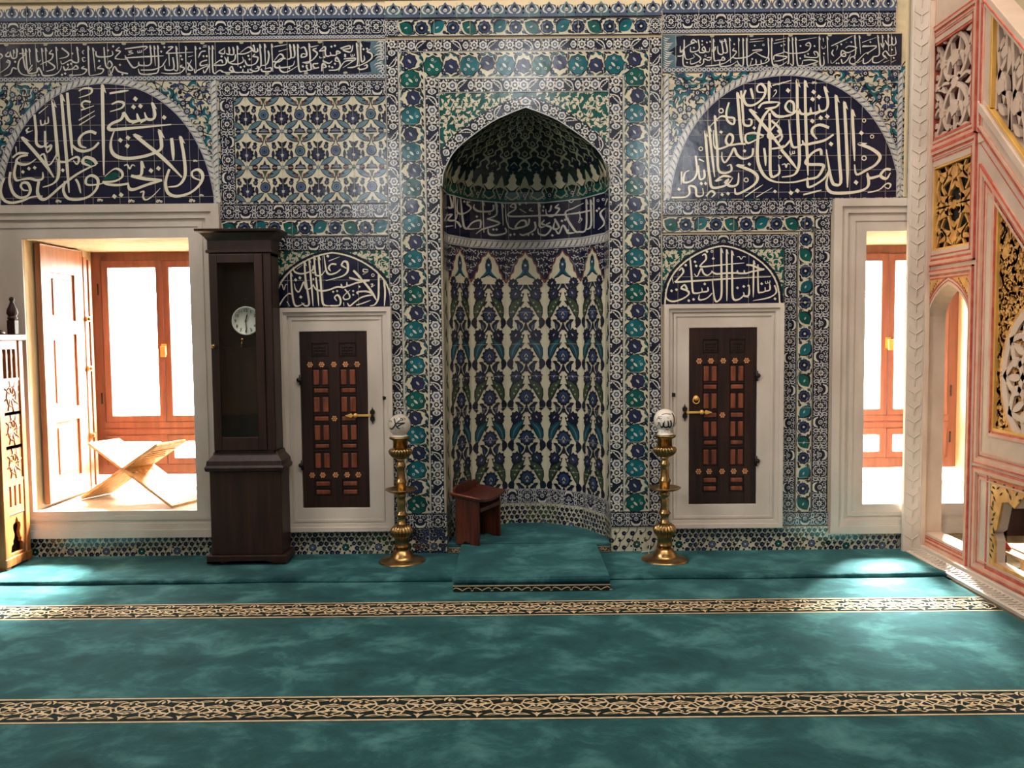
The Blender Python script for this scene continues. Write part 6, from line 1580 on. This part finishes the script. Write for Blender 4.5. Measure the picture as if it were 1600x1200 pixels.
# low arched opening with gilded cut-out border
mb = MB(); slab(mb, ccw([(-1.63, .135), (-.875, .135), (-.875, .68), (-1.63, .68)]), [ccw(LA)], MX + .004, MX + .018, 'gilding', 'x')
rg = random.Random(4)
for i in range(34):
    t = i / 34
    if t < .42: y, z = -.893 - .012 * (i % 3), .20 + .46 * t / .42
    else: y, z = -.90 - .62 * (t - .42) / .58, .655 - .03 * (i % 3)
    if pt_in((y, z), ccw(LA)): continue
    a = rg.uniform(0, 3.1); c, s = math.cos(a) * .017, math.sin(a) * .02
    mb.prism([(y - c, z - s), (y + s * .45, z - c * .3), (y + c, z + s), (y - s * .3, z + c * .45)], MX + .0015, MX + .006, 'hollow_dark', 'x')
mpart(mb, 'gilded_arch_border')
mb = MB(); slab(mb, ccw([(-1.63, .135), (-.875, .135), (-.875, .68), (-1.63, .68)]), [ccw(LA)], MX + .018, MX + .072, 'minbar_marble', 'x'); mpart(mb, 'arch_jambs', .002)
# backs of the hollow fields (red painted inside of the stair; the dark board stands for shade)
mb = MB(); mb.box(MX + .075, MX + .10, -.62, -.02, 2.83, 3.55, 'hollow_red'); mb.box(MX + .06, MX + .08, -.62, -.07, 2.08, 2.71, 'hollow_dark')
mb.prism(ccw([(-.84, .93), (-2.32, .93), (-.84, 2.41)]), MX + .07, MX + .09, 'hollow_red', 'x')
slope_strip(mb, 3.60, 4.30, -.74, S1, MX + .10, MX + .118, 'hollow_red'); mpart(mb, 'stair_lining')

# ------------------------------------------------------------------ things behind the stair, seen through its low opening
bn = thing('wooden_bench', (3.60, -.22, 0), 'dark wooden bench seen through the low gilded arch of the pulpit stair', 'bench')
m_ = MB(); m_.box(-.32, .35, -.12, .12, .355, .395, 'dark_oak'); m_.build('seat', bn, .005)
m_ = MB(); m_.box(-.30, .33, -.115, -.09, .18, .355, 'dark_oak'); m_.build('apron', bn, .004)
for a in (-.29, .29):
    for b in (-.10, .08): m_ = MB(); m_.box(a - .02, a + .02, b - .015, b + .03, -.004, .355, 'dark_oak'); m_.build('leg', bn, .003)
tb = thing('low_table', (3.29, -.76, 0), 'low pale wooden reading table glimpsed through the low arch of the pulpit stair', 'table')
m_ = MB(); m_.box(-.22, .28, -.20, .20, .165, .19, 'pale_wood'); m_.build('tabletop', tb, .004)
for a in (-.19, .24):
    for b in (-.16, .16): m_ = MB(); m_.box(a - .02, a + .02, b - .02, b + .02, -.004, .165, 'pale_wood'); m_.build('leg', tb, .003)
m_ = MB(); m_.box(3.14, 3.42, -.88, -.62, .191, .203, 'paper'); tag(m_.build('paper_sheets', None, .002), 'white paper sheets lying on the low table behind the pulpit stair', 'paper')
m_ = MB(); m_.prism([(3.078, .191), (3.135, .191), (3.12, .215), (3.095, .25), (3.082, .255)], -.72, -.60, 'red_cloth'); tag(m_.build('red_pouch', None, .006), 'small red cloth pouch on the low table behind the pulpit stair', 'pouch')
